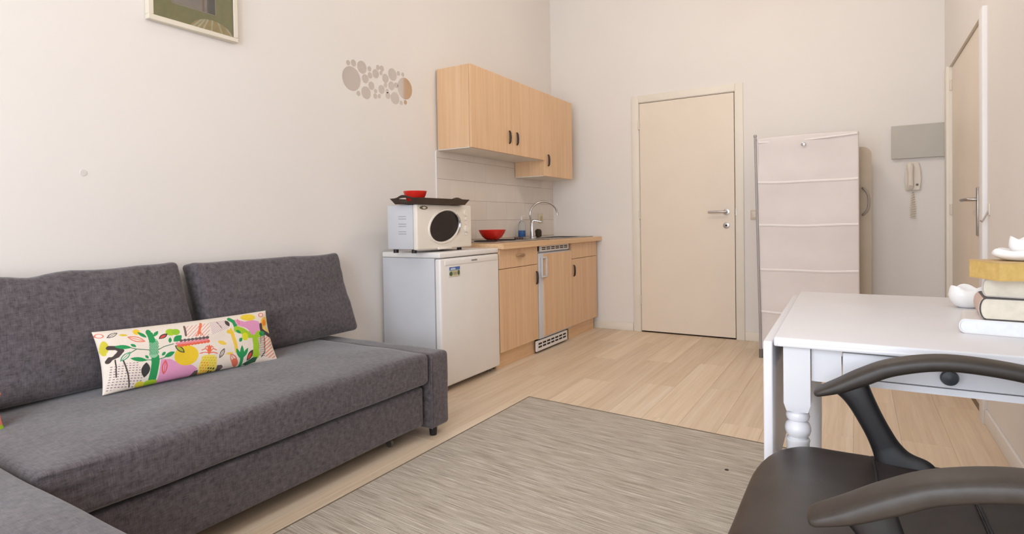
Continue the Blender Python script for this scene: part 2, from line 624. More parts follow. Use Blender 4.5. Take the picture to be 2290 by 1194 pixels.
# backsplash tiles on the left wall, rows of large white tiles
for r_ in range(-1, 5):
    z1_ = 1.514-0.153*r_
    z0_ = max(z1_-0.153, 0.887)
    z1_ = min(z1_, 1.57)
    if z1_-z0_ < 0.03:
        continue
    y = 3.325-(0.16 if r_ % 2 else 0.0)
    while y < Y1-0.01:
        a, b_ = max(y, 3.325), min(y+0.32, Y1)
        if b_-a > 0.02:
            obj('tile', bx(XL, XL+0.007, a+0.0006, b_-0.0006, z0_+0.0006, z1_-0.0006, 0.0009, 1), 'tile', wl, smooth=False)
        y += 0.32
obj('tile_edge_strip', bx(XL, XL+0.009, 3.312, 3.3245, 0.87, 1.56, 0.002, 1), 'whitetrim', wl, smooth=False)
obj('filled_hole', lathe(BM(), [(0.001, 0), (0.013, 0), (0.012, 0.002), (0.001, 0.0022)], (XL, 1.088, 1.255), 20, 'x'), plain('filler', (224, 215, 210), 0.8), wl)

# ------------------------------------------------------------------ rug
q = [(-1.672, 0.70), (0.30, 0.53), (0.30, 2.748), (-1.655, 2.922)]
bm = BM()
a_r = math.radians(-5.0)
prism(bm, q, 0.0, 0.009, 'z')
rug = obj('rug', bm, 'rug', smooth=False)
# turn the local axes so the woven lines follow the far edge
rot = Matrix.Rotation(a_r, 4, 'Z')
rug.data.transform(rot.inverted())
rug.rotation_euler = (0, 0, a_r)
tag(rug, 'flat-woven rug with fine grey-beige streaks on the wooden floor', 'rug')
rot3 = rot.inverted()


def rug_part(name, bm, mat):
    bm.transform(rot3 @ Matrix.Translation(-rug.location))
    me = bpy.data.meshes.new(name)
    bm.to_mesh(me); bm.free()
    me.materials.append(M[mat])
    o = bpy.data.objects.new(name, me)
    COL.objects.link(o)
    o.parent = rug
    return o


bm = BM()
tube(bm, [(q[0][0], q[0][1], 0.006), (q[3][0], q[3][1], 0.006), (q[2][0], q[2][1], 0.006)], 0.0055, 6)
rug_part('bound_edge', bm, 'rugedge')
bm = BM()
lathe(bm, [(0.001, 0), (0.009, 0), (0.007, 0.0015), (0.001, 0.002)], (-0.461, 2.439, 0.0088), 10)
rug_part('stain', bm, 'dark')

# ------------------------------------------------------------------ corner sofa
SX = -1.75    # front plane
sofa = empty('corner_sofa', (-2.1, 1.2, 0), 'charcoal fabric corner sofa with a chaise, below the framed picture', 'sofa')


def T(x, y, z):
    return Matrix.Translation((x, y, z))


def seat_def(p):
    q = p.copy()
    if p.z > 0:
        e = max(0.0, 1-(abs(p.y)/0.78)**4)*max(0.0, 1-(abs(p.x)/0.42)**4)
        q.z += 0.014*e+0.006*wr(p, 5)
    if p.x > 0.3:
        q.x += 0.007*wr(p, 4, 3)
        # creases beside the chaise
        if p.y < -0.45:
            q.x += 0.007*math.sin(p.z*160+p.y*5)*min(1, (-0.45-p.y)/0.2)
    return q


obj('seat_cushion', soft_box((0.87, 1.53, 0.148), 0.026, (20, 40, 6), seat_def, T(-2.183, 1.365, 0.343)), 'sofa', sofa, angle=80)


def base_def(p):
    q = p.copy()
    q.x += 0.004*wr(p, 4, 7)
    return q


obj('base', soft_box((0.82, 1.515, 0.185), 0.014, (8, 30, 6), base_def, T(-2.185, 1.3585, 0.1625)), 'sofa', sofa, angle=80)


def arm_def(p):
    q = p.copy()
    q.z += 0.004*wr(p, 6, 1)
    q.x += 0.003*wr(p, 8, 2)
    return q


bm = soft_box((0.88, 0.142, 0.36), 0.022, (24, 4, 10), arm_def, T(-2.185, 2.208, 0.225))
obj('arm_panel', bm, 'sofa', sofa, angle=80)
obj('arm_seam', tube(BM(), [(-1.748, 2.142, 0.05), (-1.745, 2.140, 0.38), (-1.757, 2.141, 0.402), (-2.6, 2.141, 0.406)], 0.004, 6), 'sofa', sofa)


def ch_def(p):
    q = p.copy()
    if p.z > 0:
        q.z += 0.008*wr(p, 4, 5)
    return q


obj('chaise_cushion', soft_box((1.50, 0.80, 0.16), 0.045, (28, 16, 4), ch_def, T(-1.865, 0.195, 0.347)), 'sofa', sofa, angle=80)
obj('chaise_base', soft_box((1.46, 0.76, 0.20), 0.012, (8, 8, 4), None, T(-1.865, 0.195, 0.168)), 'sofa', sofa, angle=80)
obj('back_frame', soft_box((0.028, 2.45, 0.30), 0.01, (3, 20, 6), None, T(-2.614, 1.035, 0.38)), 'sofa', sofa, angle=80)
for (x, y) in ((-1.785, 2.195), (-2.56, 2.195), (-1.16, 0.53), (-1.16, -0.13), (-2.56, -0.13)):
    bm = BM()
    lathe(bm, [(0.001, 0), (0.017, 0), (0.022, 0.05), (0.024, 0.075), (0.001, 0.075)], (x, y, 0.0), 16)
    obj('leg', bm, 'black', sofa)
bm = BM()
lathe(bm, [(0.001, -0.008), (0.018, -0.008), (0.02, 0), (0.018, 0.008), (0.001, 0.008)], (-1.86, 1.97, 0.0205), 16, 'y')
tube(bm, [(-1.86, 1.97, 0.02), (-1.86, 1.97, 0.075)], 0.006, 8)
obj('castor', bm, 'castor', sofa)

# back cushions, leaning on the wall


def back_cushion(yc, w, label, seed, hgt, dip):
    def df(p):
        q = p.copy()
        u = p.y/(w/2)
        v = p.z/(hgt/2)
        e = max(0.0, 1-abs(u)**3)*max(0.0, 1-abs(v)**3)
        q.x += (0.035*e if p.x > 0 else -0.004*e)
        if p.x > 0:
            q.x += 0.010*wr(p, 5, seed)+0.006*wr((p.x, p.y*0.5, p.z*2.2), 9, seed+3)
        # slack top edge and pinched corners
        if v > 0.7:
            q.z += -0.012*abs(wr((p.y, 0, 0), 4, seed))*(v-0.7)/0.3
            q.z -= dip*math.exp(-((u+0.25)/0.12)**2)*(v-0.7)/0.3
            q.z += 0.012*abs(u)**6*(1 if u > 0 else 1)
        q.y += 0.010*v*v*u*0.3-0.006*math.cos(v*PI/2)*(-1 if u < 0 else 1)*abs(u)
        # widen towards the bottom
        q.y *= 1.0-0.020*v
        q.y -= 0.030*v
        return q
    lean = Matrix.Rotation(math.radians(-9.5), 4, 'Y')
    m4 = T(-2.515, yc, 0.428+hgt/2) @ lean
    o = obj('back_cushion', soft_box((0.105, w, hgt), 0.026, (4, 30, 22), df, m4), 'sofa', None, angle=80)
    tag(o, label, 'cushion', 'loose back cushions of the corner sofa')
    return o


back_cushion(0.995, 0.845, 'charcoal back cushion nearer the chaise, filling the left corner', 1.3, 0.45, 0.012)
back_cushion(1.885, 0.845, 'charcoal back cushion beside the sofa arm, nearer the fridge', 4.7, 0.445, 0.0)


# ------------------------------------------------------------------ printed pillow
def srgb_lin(a):
    a = np.asarray(a, dtype=float)/255
    return np.where(a <= 0.04045, a/12.92, ((a+0.055)/1.055)**2.4)


class Paint:
    def __init__(s, X, Y, bg):
        s.X, s.Y = X, Y
        s.C = np.tile(srgb_lin(bg), X.shape+(1,))

    def put(s, mask, col):
        s.C[mask] = srgb_lin(col)

    def ell(s, cx, cy, rx, ry, col, ang=0, ring=0, mask=None):
        a = math.radians(ang)
        dx, dy = s.X-cx, s.Y-cy
        u = (dx*math.cos(a)+dy*math.sin(a))/rx
        v = (-dx*math.sin(a)+dy*math.cos(a))/ry
        d = u*u+v*v
        m_ = d <= 1
        if ring:
            m_ &= d >= (1-ring)**2
        if mask is not None:
            m_ &= mask
        s.put(m_, col)
        return d <= 1

    def leaf(s, cx, cy, L, Wd, ang, col, ring=0):
        a = math.radians(ang)
        dx, dy = s.X-cx, s.Y-cy
        u = (dx*math.cos(a)+dy*math.sin(a))/L
        v = (-dx*math.sin(a)+dy*math.cos(a))/Wd
        d = np.abs(v)-(1-u*u)
        m_ = (d <= 0) & (np.abs(u) <= 1)
        if ring:
            m_ &= d >= -ring
            m_ |= (np.abs(v) < 0.12) & (np.abs(u) < 0.7)
        s.put(m_, col)

    def line(s, pts, w, col):
        for (x0, y0), (x1, y1) in zip(pts[:-1], pts[1:]):
            dx, dy = x1-x0, y1-y0
            L2 = dx*dx+dy*dy+1e-9
            t = np.clip(((s.X-x0)*dx+(s.Y-y0)*dy)/L2, 0, 1)
            d = np.hypot(s.X-x0-t*dx, s.Y-y0-t*dy)
            s.put(d <= w/2, col)

    def poly(s, pts, col=None):
        inside = np.zeros(s.X.shape, bool)
        n = len(pts)
        j = n-1
        for i in range(n):
            xi, yi = pts[i]; xj, yj = pts[j]
            c = ((yi > s.Y) != (yj > s.Y)) & (s.X < (xj-xi)*(s.Y-yi)/((yj-yi) if yj != yi else 1e-9)+xi)
            inside ^= c
            j = i
        if col is not None:
            s.put(inside, col)
        return inside


GREEN, LIME, YEL, PINK, CORAL, DARK, TEAL = (38, 150, 84), (166, 204, 44), (243, 204, 50), (232, 158, 196), (238, 116, 84), (76, 64, 62), (70, 160, 120)


def pillow_art(P):
    # lilac dash field, lower left
    f = P.poly([(200, 700), (460, 690), (560, 960), (200, 1000)])
    P.put(f & ((P.X % 34) < 20) & ((P.Y % 30) < 9), (140, 104, 128))
    # coral stroke fields
    f = P.poly([(960, 250), (1250, 215), (1220, 400), (980, 400)])
    P.put(f & (((P.X+P.Y*0.9) % 42) < 9), (226, 134, 128))
    f = P.poly([(1240, 210), (1420, 190), (1470, 300), (1260, 380)])
    P.put(f & (((P.X-P.Y*1.2) % 30) < 9), (190, 150, 176))
    f = P.poly([(1960, 370), (2110, 370), (2150, 520), (2190, 590), (2030, 600), (1990, 500)])
    P.put(f & (((P.X*0.7+P.Y) % 40) < 14), (240, 140, 108))
    f = P.poly([(1890, 400), (2010, 360), (2010, 590), (1930, 600)])
    P.put(f & (((P.X % 22) < 5) | ((P.Y % 20) < 4)), (120, 104, 96))
    # top left
    P.ell(130, 310, 40, 30, (236, 130, 110), 20, 0.3)
    P.ell(155, 480, 36, 95, (212, 198, 60))
    P.line([(195, 480), (260, 490), (300, 530), (260, 590), (200, 620), (185, 650)], 52, DARK)
    P.ell(205, 560, 34, 38, (240, 226, 212))
    P.ell(465, 290, 34, 42, YEL)
    P.leaf(335, 325, 42, 16, 10, (226, 196, 60))
    P.leaf(240, 315, 62, 24, -32, DARK, 0.35)
    P.leaf(450, 392, 92, 36, 25, (236, 120, 92), 0.35)
    # lime pear
    P.ell(800, 320, 52, 48, LIME)
    P.ell(855, 320, 44, 44, (150, 196, 50))
    P.leaf(717, 372, 60, 27, -35, DARK)
    P.leaf(715, 375, 38, 15, -35, (214, 80, 70))
    # big green tree
    P.line([(640, 1000), (638, 700), (630, 640)], 84, GREEN)
    P.line([(612, 600), (610, 440)], 92, (150, 196, 160))
    for i in range(5):
        for j in range(9):
            P.ell(576+i*19+(j % 2)*8, 445+j*19, 6.5, 6.5, GREEN)
    P.line([(600, 425), (588, 330)], 62, GREEN)
    P.ell(578, 308, 27, 44, GREEN)
    P.leaf(512, 335, 58, 21, 48, GREEN)
    P.leaf(648, 330, 48, 19, -55, GREEN)
    for pts in ([(570, 545), (440, 525), (380, 500)], [(440, 525), (380, 570)], [(660, 545), (720, 510), (820, 480)], [(590, 670), (520, 665), (460, 650)], [(670, 665), (720, 650), (780, 620)]):
        P.line(pts, 10, (74, 120, 84))
    P.leaf(318, 485, 80, 26, 12, GREEN)
    P.leaf(412, 475, 34, 18, 40, GREEN)
    P.leaf(465, 655, 88, 26, 12, GREEN)
    P.leaf(545, 630, 28, 15, 50, GREEN)
    P.leaf(780, 612, 62, 27, -30, GREEN)
    P.leaf(716, 600, 30, 17, -55, GREEN)
    P.leaf(784, 430, 38, 18, -85, GREEN)
    P.leaf(868, 410, 62, 38, -40, GREEN)
    P.leaf(335, 610, 72, 30, -50, TEAL, 0.4)
    P.line([(245, 640), (268, 850)], 13, DARK)
    P.line([(318, 660), (420, 965)], 15, DARK)
    P.leaf(545, 785, 88, 46, 88, (62, 56, 56))
    P.ell(650, 935, 90, 40, LIME)
    P.ell(520, 945, 48, 34, (222, 206, 60))
    # pink hill, ball, worm
    P.poly([(692, 665), (800, 668), (880, 705), (1060, 738), (1130, 775), (1080, 865), (700, 930)], PINK)
    P.leaf(745, 760, 84, 32, 88, (230, 90, 80), 0.4)
    P.ell(974, 625, 140, 118, (244, 204, 46))
    P.leaf(890, 548, 74, 30, 38, DARK)
    P.leaf(890, 548, 56, 18, 38, (176, 186, 50))
    for k in range(10):
        t = k/9
        P.ell(880+t*335, 505-t*48, 23, 21, (236, 104, 74))
    for k in range(9):
        t = k/8
        P.ell(862+t*330, 478-t*38, 22, 18, (234, 140, 150))
    for k in range(8):
        t = k/7
        P.ell(905+t*300, 440-t*28, 22, 18, (104, 88, 88))
    P.line([(955, 250), (962, 375)], 24, (122, 96, 88))
    P.line([(1140, 225), (1105, 355)], 30, (236, 118, 84))
    for dx in (-45, -20, 15, 40):
        P.line([(1120, 330), (1115+dx, 385)], 10, (236, 118, 84))
    P.line([(1330, 210), (1385, 300)], 9, (130, 104, 104))
    # pineapple
    for dx, dy in ((-110, 20), (-90, -20), (100, 20), (85, -20), (-50, -50), (45, -50)):
        P.line([(1238, 600), (1238+dx*0.5, 585+dy*1.1-15), (1238+dx, 585+dy)], 12, (232, 120, 100))
    P.leaf(1235, 560, 62, 24, 90, (236, 110, 70))
    P.poly([(1160, 640), (1210, 620), (1310, 625), (1350, 680), (1365, 790), (1300, 830), (1160, 835), (1140, 760)], (244, 220, 96))
    for i in range(7):
        for j in range(7):
            x, y = 1165+i*33+(j % 2)*16, 655+j*28
            if x < 1345 and y < 825:
                c = (246, 160, 40) if (j > 1 and i < 3) else ((92, 80, 40) if j > 3 else (226, 200, 60))
                P.ell(x, y, 12, 9, c, -25)
    P.poly([(1365, 735), (1420, 725), (1450, 745), (1420, 780), (1370, 790)], (104, 88, 84))
    P.poly([(1060, 865), (1100, 800), (1140, 790), (1160, 845)], (104, 88, 84))
    P.leaf(1400, 600, 64, 26, -65, DARK, 0.4)
    P.leaf(1395, 476, 62, 25, 15, (243, 206, 80))
    P.leaf(1500, 600, 50, 14, -8, (243, 206, 80))
    # yellow trunk and lime tree
    P.line([(1470, 340), (1520, 350), (1545, 420), (1575, 500), (1590, 570)], 46, (245, 202, 70))
    P.line([(1500, 310), (1520, 350)], 26, (245, 202, 70))
    P.leaf(1458, 235, 48, 26, 60, DARK)
    P.line([(1490, 180), (1540, 215), (1570, 285)], 50, GREEN)
    P.line([(1580, 310), (1660, 330), (1740, 370), (1830, 365), (1920, 350)], 78, LIME)
    P.line([(1850, 390), (1870, 480), (1868, 560)], 88, LIME)
    P.ell(1868, 575, 58, 60, LIME)
    P.ell(1700, 395, 46, 46, (224, 222, 40))
    P.leaf(1605, 340, 40, 17, 25, GREEN)
    P.leaf(1640, 435, 30, 22, -50, GREEN)
    P.poly([(1555, 185), (1700, 215), (1790, 190), (1900, 205), (1950, 250), (1930, 300), (1870, 330), (1840, 368), (1790, 365), (1745, 310), (1690, 285), (1600, 270), (1570, 240)], PINK)
    P.leaf(1605, 215, 40, 17, 70, (226, 110, 130), 0.4)
    P.ell(1745, 160, 105, 42, (243, 210, 60))
    # toucan-like right end
    P.ell(1985, 220, 48, 72, (246, 190, 70), 15)
    P.ell(1990, 215, 28, 36, (242, 140, 40))
    P.ell(2030, 290, 50, 26, (240, 206, 110), 35)
    P.line([(1940, 245), (1950, 300), (2010, 330), (2090, 350)], 44, DARK)
    P.ell(1935, 130, 40, 26, (238, 130, 110), 0, 0.35)
    P.ell(1960, 345, 45, 28, GREEN)
    P.line([(1945, 345), (1940, 450)], 9, DARK)
    P.line([(2000, 345), (2010, 540), (1960, 600)], 12, DARK)
    # small plant and beetles
    P.leaf(1665, 590, 95, 30, 88, GREEN)
    P.leaf(1615, 590, 62, 22, 60, GREEN)
    P.leaf(1715, 580, 66, 22, -60, GREEN)
    P.line([(1675, 640), (1680, 720)], 44, GREEN)
    P.leaf(1785, 600, 72, 32, -60, DARK)
    P.leaf(1780, 608, 44, 18, -60, (216, 80, 66))
    P.leaf(1565, 660, 80, 40, 45, (234, 130, 110), 0.4)
    P.ell(1590, 690, 50, 36, (234, 120, 90), 30)
    P.poly([(1700, 700), (1830, 620), (1900, 605), (1880, 660), (1760, 700)], (44, 92, 62))


def pillow_mesh(name, w, h, thick, NU, NV, art, corners, M4, bg, seed=0):
    us = np.linspace(-1, 1, NU)
    vs = np.linspace(-1, 1, NV)
    U, V = np.meshgrid(us, vs)
    prof = np.clip((1-np.abs(U)**2.6), 0, 1)**0.5*np.clip((1-np.abs(V)**2.2), 0, 1)**0.55
    # edges pulled in between corners
    Yp = U*w/2*(1-0.035*(1-np.abs(V)**2))
    Zp = V*h/2*(1-0.07*(1-U**2)*0.8)
    wrn = np.zeros_like(U)
    for k in range(5):
        a = 2.1*k+seed
        wrn += np.sin(U*(5+3*k)*math.cos(a)+V*(3+2*k)*math.sin(a)+a*3)/(k+1.5)
    D = prof*(thick/2)*(1+0.07*wrn)+0.0015
    # puckers near the ends
    D += 0.004*np.sin(V*16+seed)*np.clip(np.abs(U)-0.8, 0, 1)*5*prof
    n = NU*NV
    front = np.stack([D, Yp, Zp], -1).reshape(-1, 3)
    back = np.stack([-D, Yp, Zp], -1).reshape(-1, 3)
    co = np.concatenate([front, back])
    idx = np.arange(n).reshape(NV, NU)
    f1 = np.stack([idx[:-1, :-1], idx[:-1, 1:], idx[1:, 1:], idx[1:, :-1]], -1).reshape(-1, 4)
    f2 = f1[:, ::-1]+n
    ring = list(idx[0, :])+list(idx[1:, -1])+list(idx[-1, ::-1][1:])+list(idx[::-1, 0][1:-1])
    ring = np.array(ring)
    nxt = np.roll(ring, -1)
    f3 = np.stack([ring, ring+n, nxt+n, nxt], -1)
    faces = np.concatenate([f1, f2, f3])
    me = bpy.data.meshes.new(name)
    Mx = np.array(M4)
    co = co @ Mx[:3, :3].T+Mx[:3, 3]
    me.vertices.add(len(co)); me.vertices.foreach_set('co', co.ravel())
    me.loops.add(faces.size); me.loops.foreach_set('vertex_index', faces.ravel())
    me.polygons.add(len(faces)); me.polygons.foreach_set('loop_start', np.arange(len(faces))*4)
    me.update(calc_edges=True)
    # art: zoom-pixel coordinates of every vertex through the four corners
    s, t = (U+1)/2, (1-V)/2
    TL, TR, BR, BL = [np.array(c, float) for c in corners]
    P2 = ((1-s)*(1-t))[..., None]*TL+(s*(1-t))[..., None]*TR+(s*t)[..., None]*BR+((1-s)*t)[..., None]*BL
    P = Paint(P2[..., 0], P2[..., 1], bg)
    art(P)
    C = np.concatenate([P.C.reshape(-1, 3), P.C.reshape(-1, 3)])
    C = np.concatenate([C, np.ones((len(C), 1))], 1)
    at = me.color_attributes.new('print', 'FLOAT_COLOR', 'POINT')
    at.data.foreach_set('color', C.ravel())
    return me


def frame_from(o_, yv, zv):
    yv = Vector(yv).normalized()
    zv = Vector(zv); zv = (zv-yv*zv.dot(yv)).normalized()
    xv = yv.cross(zv)
    mm = Matrix.Identity(4)
    for i in range(3):
        mm[i][0], mm[i][1], mm[i][2], mm[i][3] = xv[i], yv[i], zv[i], o_[i]
    return mm


bl, brr, tl_, tr_ = Vector((-2.305, 1.000, 0.437)), Vector((-2.240, 1.685, 0.437)), Vector((-2.375, 1.022, 0.652)), Vector((-2.345, 1.650, 0.628))
ctr = (bl+brr+tl_+tr_)/4+Vector((-0.010, 0, 0.002))
pm = frame_from(ctr, (brr-bl)+(tr_-tl_), (tl_-bl)+(tr_-brr))
pme = pillow_mesh('pillow', 0.685, 0.235, 0.10, 620, 250, pillow_art, [(85, 245), (2010, 75), (2215, 600), (185, 1040)], pm, (240, 226, 212))
tag(obj('throw_pillow', pme, 'print', angle=80), 'long cream pillow printed with a green tree, pineapple and fruit', 'pillow', 'patterned pillows')


def pillow2_art(P):
    P.ell(0.97, 0.40, 0.14, 0.60, (240, 140, 116))
    P.ell(1.0, 0.98, 0.12, 0.22, LIME)
    P.ell(0.5, 0.5, 0.12, 0.3, GREEN)
    P.ell(0.25, 0.4, 0.1, 0.2, YEL)


pm2 = frame_from((-2.28, 0.410, 0.462), (0.0, 1, 0.0), (-0.35, 0, 1))
pme = pillow_mesh('pillow', 0.60, 0.13, 0.09, 160, 80, pillow2_art, [(0, 0), (1, 0), (1, 1), (0, 1)], pm2, (240, 226, 212), 2)
tag(obj('throw_pillow', pme, 'print', angle=80), 'coral and lime pillow end peeking in at the left edge', 'pillow', 'patterned pillows')

# ------------------------------------------------------------------ picture frame on the left wall
PY0, PY1, PZ0, PZ1 = 1.335, 1.752, 1.932, 2.46
pf = empty('framed_picture', (XL, (PY0+PY1)/2, PZ0), 'cream framed picture with an olive mat hanging above the sofa', 'picture')
fwid = 0.022
bm = BM()
for q in ((PY0, PY1, PZ0, PZ0+fwid), (PY0, PY1, PZ1-fwid, PZ1), (PY0, PY0+fwid, PZ0+fwid, PZ1-fwid), (PY1-fwid, PY1, PZ0+fwid, PZ1-fwid)):
    box(bm, XL+0.003, XL+0.033, q[0], q[1], q[2], q[3], 0.002, 1)
obj('frame', bm, 'frame', pf)


def art_sheet(name, x, y0, y1, z0, z1, ny, nz_, fn, bg, parent):
    """flat print: a fine grid facing +X; y grows to the right in the picture"""
    ys_, zs_ = np.linspace(y0, y1, ny), np.linspace(z1, z0, nz_)
    Yg, Zg = np.meshgrid(ys_, zs_)
    co = np.stack([np.full_like(Yg, x), Yg, Zg], -1).reshape(-1, 3)
    idx = np.arange(ny*nz_).reshape(nz_, ny)
    f1 = np.stack([idx[:-1, :-1], idx[1:, :-1], idx[1:, 1:], idx[:-1, 1:]], -1).reshape(-1, 4)
    me = bpy.data.meshes.new(name)
    me.vertices.add(len(co)); me.vertices.foreach_set('co', co.ravel())
    me.loops.add(f1.size); me.loops.foreach_set('vertex_index', f1.ravel())
    me.polygons.add(len(f1)); me.polygons.foreach_set('loop_start', np.arange(len(f1))*4)
    me.update(calc_edges=True)
    P = Paint((Yg-y0)/(y1-y0), (z1-Zg)/(z1-z0), bg)
    fn(P)
    C = np.concatenate([P.C.reshape(-1, 3), np.ones((ny*nz_, 1))], 1)
    at = me.color_attributes.new('print', 'FLOAT_COLOR', 'POINT')
    at.data.foreach_set('color', C.ravel())
    return obj(name, me, 'flat', parent, smooth=False)


def mat_arc(P):
    # tan half-oval with cream streaks, coloured into the lower edge of the mat
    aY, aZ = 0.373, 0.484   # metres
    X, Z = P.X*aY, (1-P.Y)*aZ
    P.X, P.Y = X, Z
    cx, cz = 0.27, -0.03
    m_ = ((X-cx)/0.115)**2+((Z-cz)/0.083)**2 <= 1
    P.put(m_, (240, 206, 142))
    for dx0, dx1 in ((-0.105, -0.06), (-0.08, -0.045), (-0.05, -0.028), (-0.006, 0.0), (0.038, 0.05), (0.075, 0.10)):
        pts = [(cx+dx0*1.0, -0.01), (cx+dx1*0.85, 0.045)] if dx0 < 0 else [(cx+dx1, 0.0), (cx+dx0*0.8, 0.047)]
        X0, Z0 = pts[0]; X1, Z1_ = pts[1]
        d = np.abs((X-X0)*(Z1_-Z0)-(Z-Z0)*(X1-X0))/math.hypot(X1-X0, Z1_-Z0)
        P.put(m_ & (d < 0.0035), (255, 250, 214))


art_sheet('mat_board', XL+0.022, PY0+fwid, PY1-fwid, PZ0+fwid, PZ1-fwid, 190, 240, mat_arc, (186, 177, 118), pf)


def pic_art(P):
    P.put(P.X > 0.86, (120, 112, 112))
    P.put((P.X > 0.80) & (P.X <= 0.86), (140, 130, 128))
    P.put((P.X > 0.68) & (P.X < 0.74), (188, 150, 140))
    P.ell(0.4, 0.4, 0.3, 0.25, (150, 148, 146))


obj('mat_bevel', bx(XL+0.022, XL+0.0235, 1.436, 1.646, 2.030, 2.36), plain('mat_bevel', (206, 194, 160), 0.7), pf, smooth=False)
art_sheet('print', XL+0.0242, 1.441, 1.641, 2.035, 2.355, 60, 80, pic_art, (206, 190, 180), pf)
obj('pane', bx(XL+0.0275, XL+0.029, PY0+0.018, PY1-0.018, PZ0+0.018, PZ1-0.018), 'pane', pf, smooth=False)

# ------------------------------------------------------------------ circle mirror stickers (coordinates read on the wall plane)
fr = np.array
Rm = np.array(cam.matrix_world.to_3x3()) if False else np.array([list(r_) for r_ in m.to_3x3()])


def wall_pt(px, py, X=XL):
    d = -Rm[:, 2]+Rm[:, 0]*(px-1145)/FPX-Rm[:, 1]*(py-521.26)/FPX
    k = X/d[0]
    return d[1]*k, 1.03+d[2]*k


st = empty('wall_decal', (XL, 2.8, 1.93), 'cluster of round silvery mirror stickers on the wall left of the cabinets', 'wall decal')
# centre x, centre y and half height in the photograph's zoom (scale 7.96, origin 740,110)
discs = [(365, 522, 215), (550, 320, 112), (400, 245, 60), (305, 240, 45), (610, 525, 78), (685, 350, 45), (695, 465, 55), (795, 435, 78),
         (835, 325, 45), (905, 345, 52), (890, 425, 36), (970, 520, 80), (1095, 450, 108), (1200, 430, 40), (1278, 452, 36), (720, 650, 72), (625, 775, 112),
         (490, 785, 45), (795, 745, 38), (790, 835, 48), (860, 835, 38), (900, 715, 76), (970, 640, 42), (1075, 650, 76), (1000, 745, 38),
         (1015, 825, 60), (1140, 870, 108), (1315, 700, 190), (1250, 955, 38), (1325, 945, 40), (1160, 640, 48)]
for cx, cy, hr in discs:
    y, z = wall_pt(740+cx/7.96, 110+cy/7.96)
    y2, z2 = wall_pt(740+cx/7.96, 110+(cy-hr)/7.96)
    r_ = abs(z2-z)*1.0
    obj('mirror_disc', lathe(BM(), [(0.0005, 0.0), (r_, 0.0), (r_, 0.0012), (0.0005, 0.0012)], (XL, y, z), 40, 'x'), 'mirror', st)

# ------------------------------------------------------------------ wall cabinets
UX = -2.32


def vhandle(parent, x, y, zc, L=0.10):
    pts = [(x+0.002, y, zc-L/2), (x+0.008, y, zc-L/2+0.004), (x+0.013, y, zc-L/3), (x+0.015, y, zc), (x+0.013, y, zc+L/3), (x+0.008, y, zc+L/2-0.004), (x+0.002, y, zc+L/2)]
    return obj('handle', tube(BM(), pts, [(0.003, 0.004), (0.006, 0.007), (0.008, 0.008), (0.009, 0.0085), (0.008, 0.008), (0.006, 0.007), (0.003, 0.004)], 12, up=(1, 0, 0)), 'handle', parent)


def wall_cab(y0, y1, z0, z1, hy, hz, label):
    c = empty('wall_cabinet', ((XL+UX)/2, (y0+y1)/2, z0), label, 'cabinet', 'beech wall cabinets')
    x0, x1 = XL+0.012, UX-0.019
    for yy in (y0, y1-0.016):
        obj('side_panel', bx(x0, x1, yy, yy+0.016, z0+0.006, z1, 0.0008, 1), 'beech', c, smooth=False)
    obj('top_panel', bx(x0, x1, y0+0.016, y1-0.016, z1-0.016, z1), 'beech', c, smooth=False)
    obj('bottom_panel', bx(x0, x1, y0+0.001, y1-0.001, z0, z0+0.0055), 'cabin', c, smooth=False)
    obj('back_panel', bx(x0, x0+0.004, y0+0.016, y1-0.016, z0+0.018, z1-0.016), 'cabin', c, smooth=False)
    d = obj('door', bx(UX-0.018, UX, y0+0.0015, y1-0.0015, z0+0.001, z1-0.001, 0.0012, 1), 'beech', c, smooth=False)
    vhandle(d, UX, hy, hz)
    return c


wall_cab(3.333, 3.893, 1.565, 2.152, 3.845, 1.695, 'beech wall cabinet nearest the picture, its side panel in full view')
wall_cab(3.893, 4.435, 1.565, 2.152, 3.960, 1.695, 'middle beech wall cabinet of the row, above the hob')
wall_cab(4.435, 5.000, 1.430, 2.152, 4.497, 1.570, 'tallest beech wall cabinet hanging lowest, beside the back wall')

# ------------------------------------------------------------------ base units
BX = -2.143


def base_cab(y0, y1, label, hy, pull):
    c = empty('base_cabinet', (-2.4, (y0+y1)/2, 0), label, 'cabinet', 'beech base cabinets')
    x0, x1 = XL+0.03, BX-0.019
    for yy in (y0, y1-0.016):
        obj('side_panel', bx(x0, x1, yy, yy+0.016, 0.115, 0.845), 'beech', c, smooth=False)
    obj('bottom_panel', bx(x0, x1, y0+0.016, y1-0.016, 0.115, 0.131), 'cabin', c, smooth=False)
    obj('back_panel', bx(x0, x0+0.004, y0+0.016, y1-0.016, 0.131, 0.845), 'cabin', c, smooth=False)
    obj('plinth', bx(BX-0.055, BX-0.039, y0, y1, 0, 0.113), 'beech_y', c, smooth=False)
    d = obj('door', bx(BX-0.018, BX, y0+0.0015, y1-0.0015, 0.118, 0.702, 0.0012, 1), 'beech', c, smooth=False)
    vhandle(d, BX, hy, 0.60)
    dr = obj('drawer', bx(BX-0.018, BX, y0+0.0015, y1-0.0015, 0.706, 0.843, 0.0012, 1), 'beech', c, smooth=False)
    if pull:
        yc = (y0+y1)/2+0.005
        pts = [(BX, yc-0.058, 0.787), (BX+0.016, yc-0.045, 0.789), (BX+0.024, yc-0.02, 0.790), (BX+0.025, yc, 0.790), (BX+0.024, yc+0.02, 0.790), (BX+0.016, yc+0.045, 0.789), (BX, yc+0.058, 0.787)]
        obj('pull', tube(BM(), pts, [(0.004, 0.004), (0.009, 0.004), (0.013, 0.004), (0.014, 0.004), (0.013, 0.004), (0.009, 0.004), (0.004, 0.004)], 10, up=(0, 0, 1)), 'drawerpull', dr)
    return c


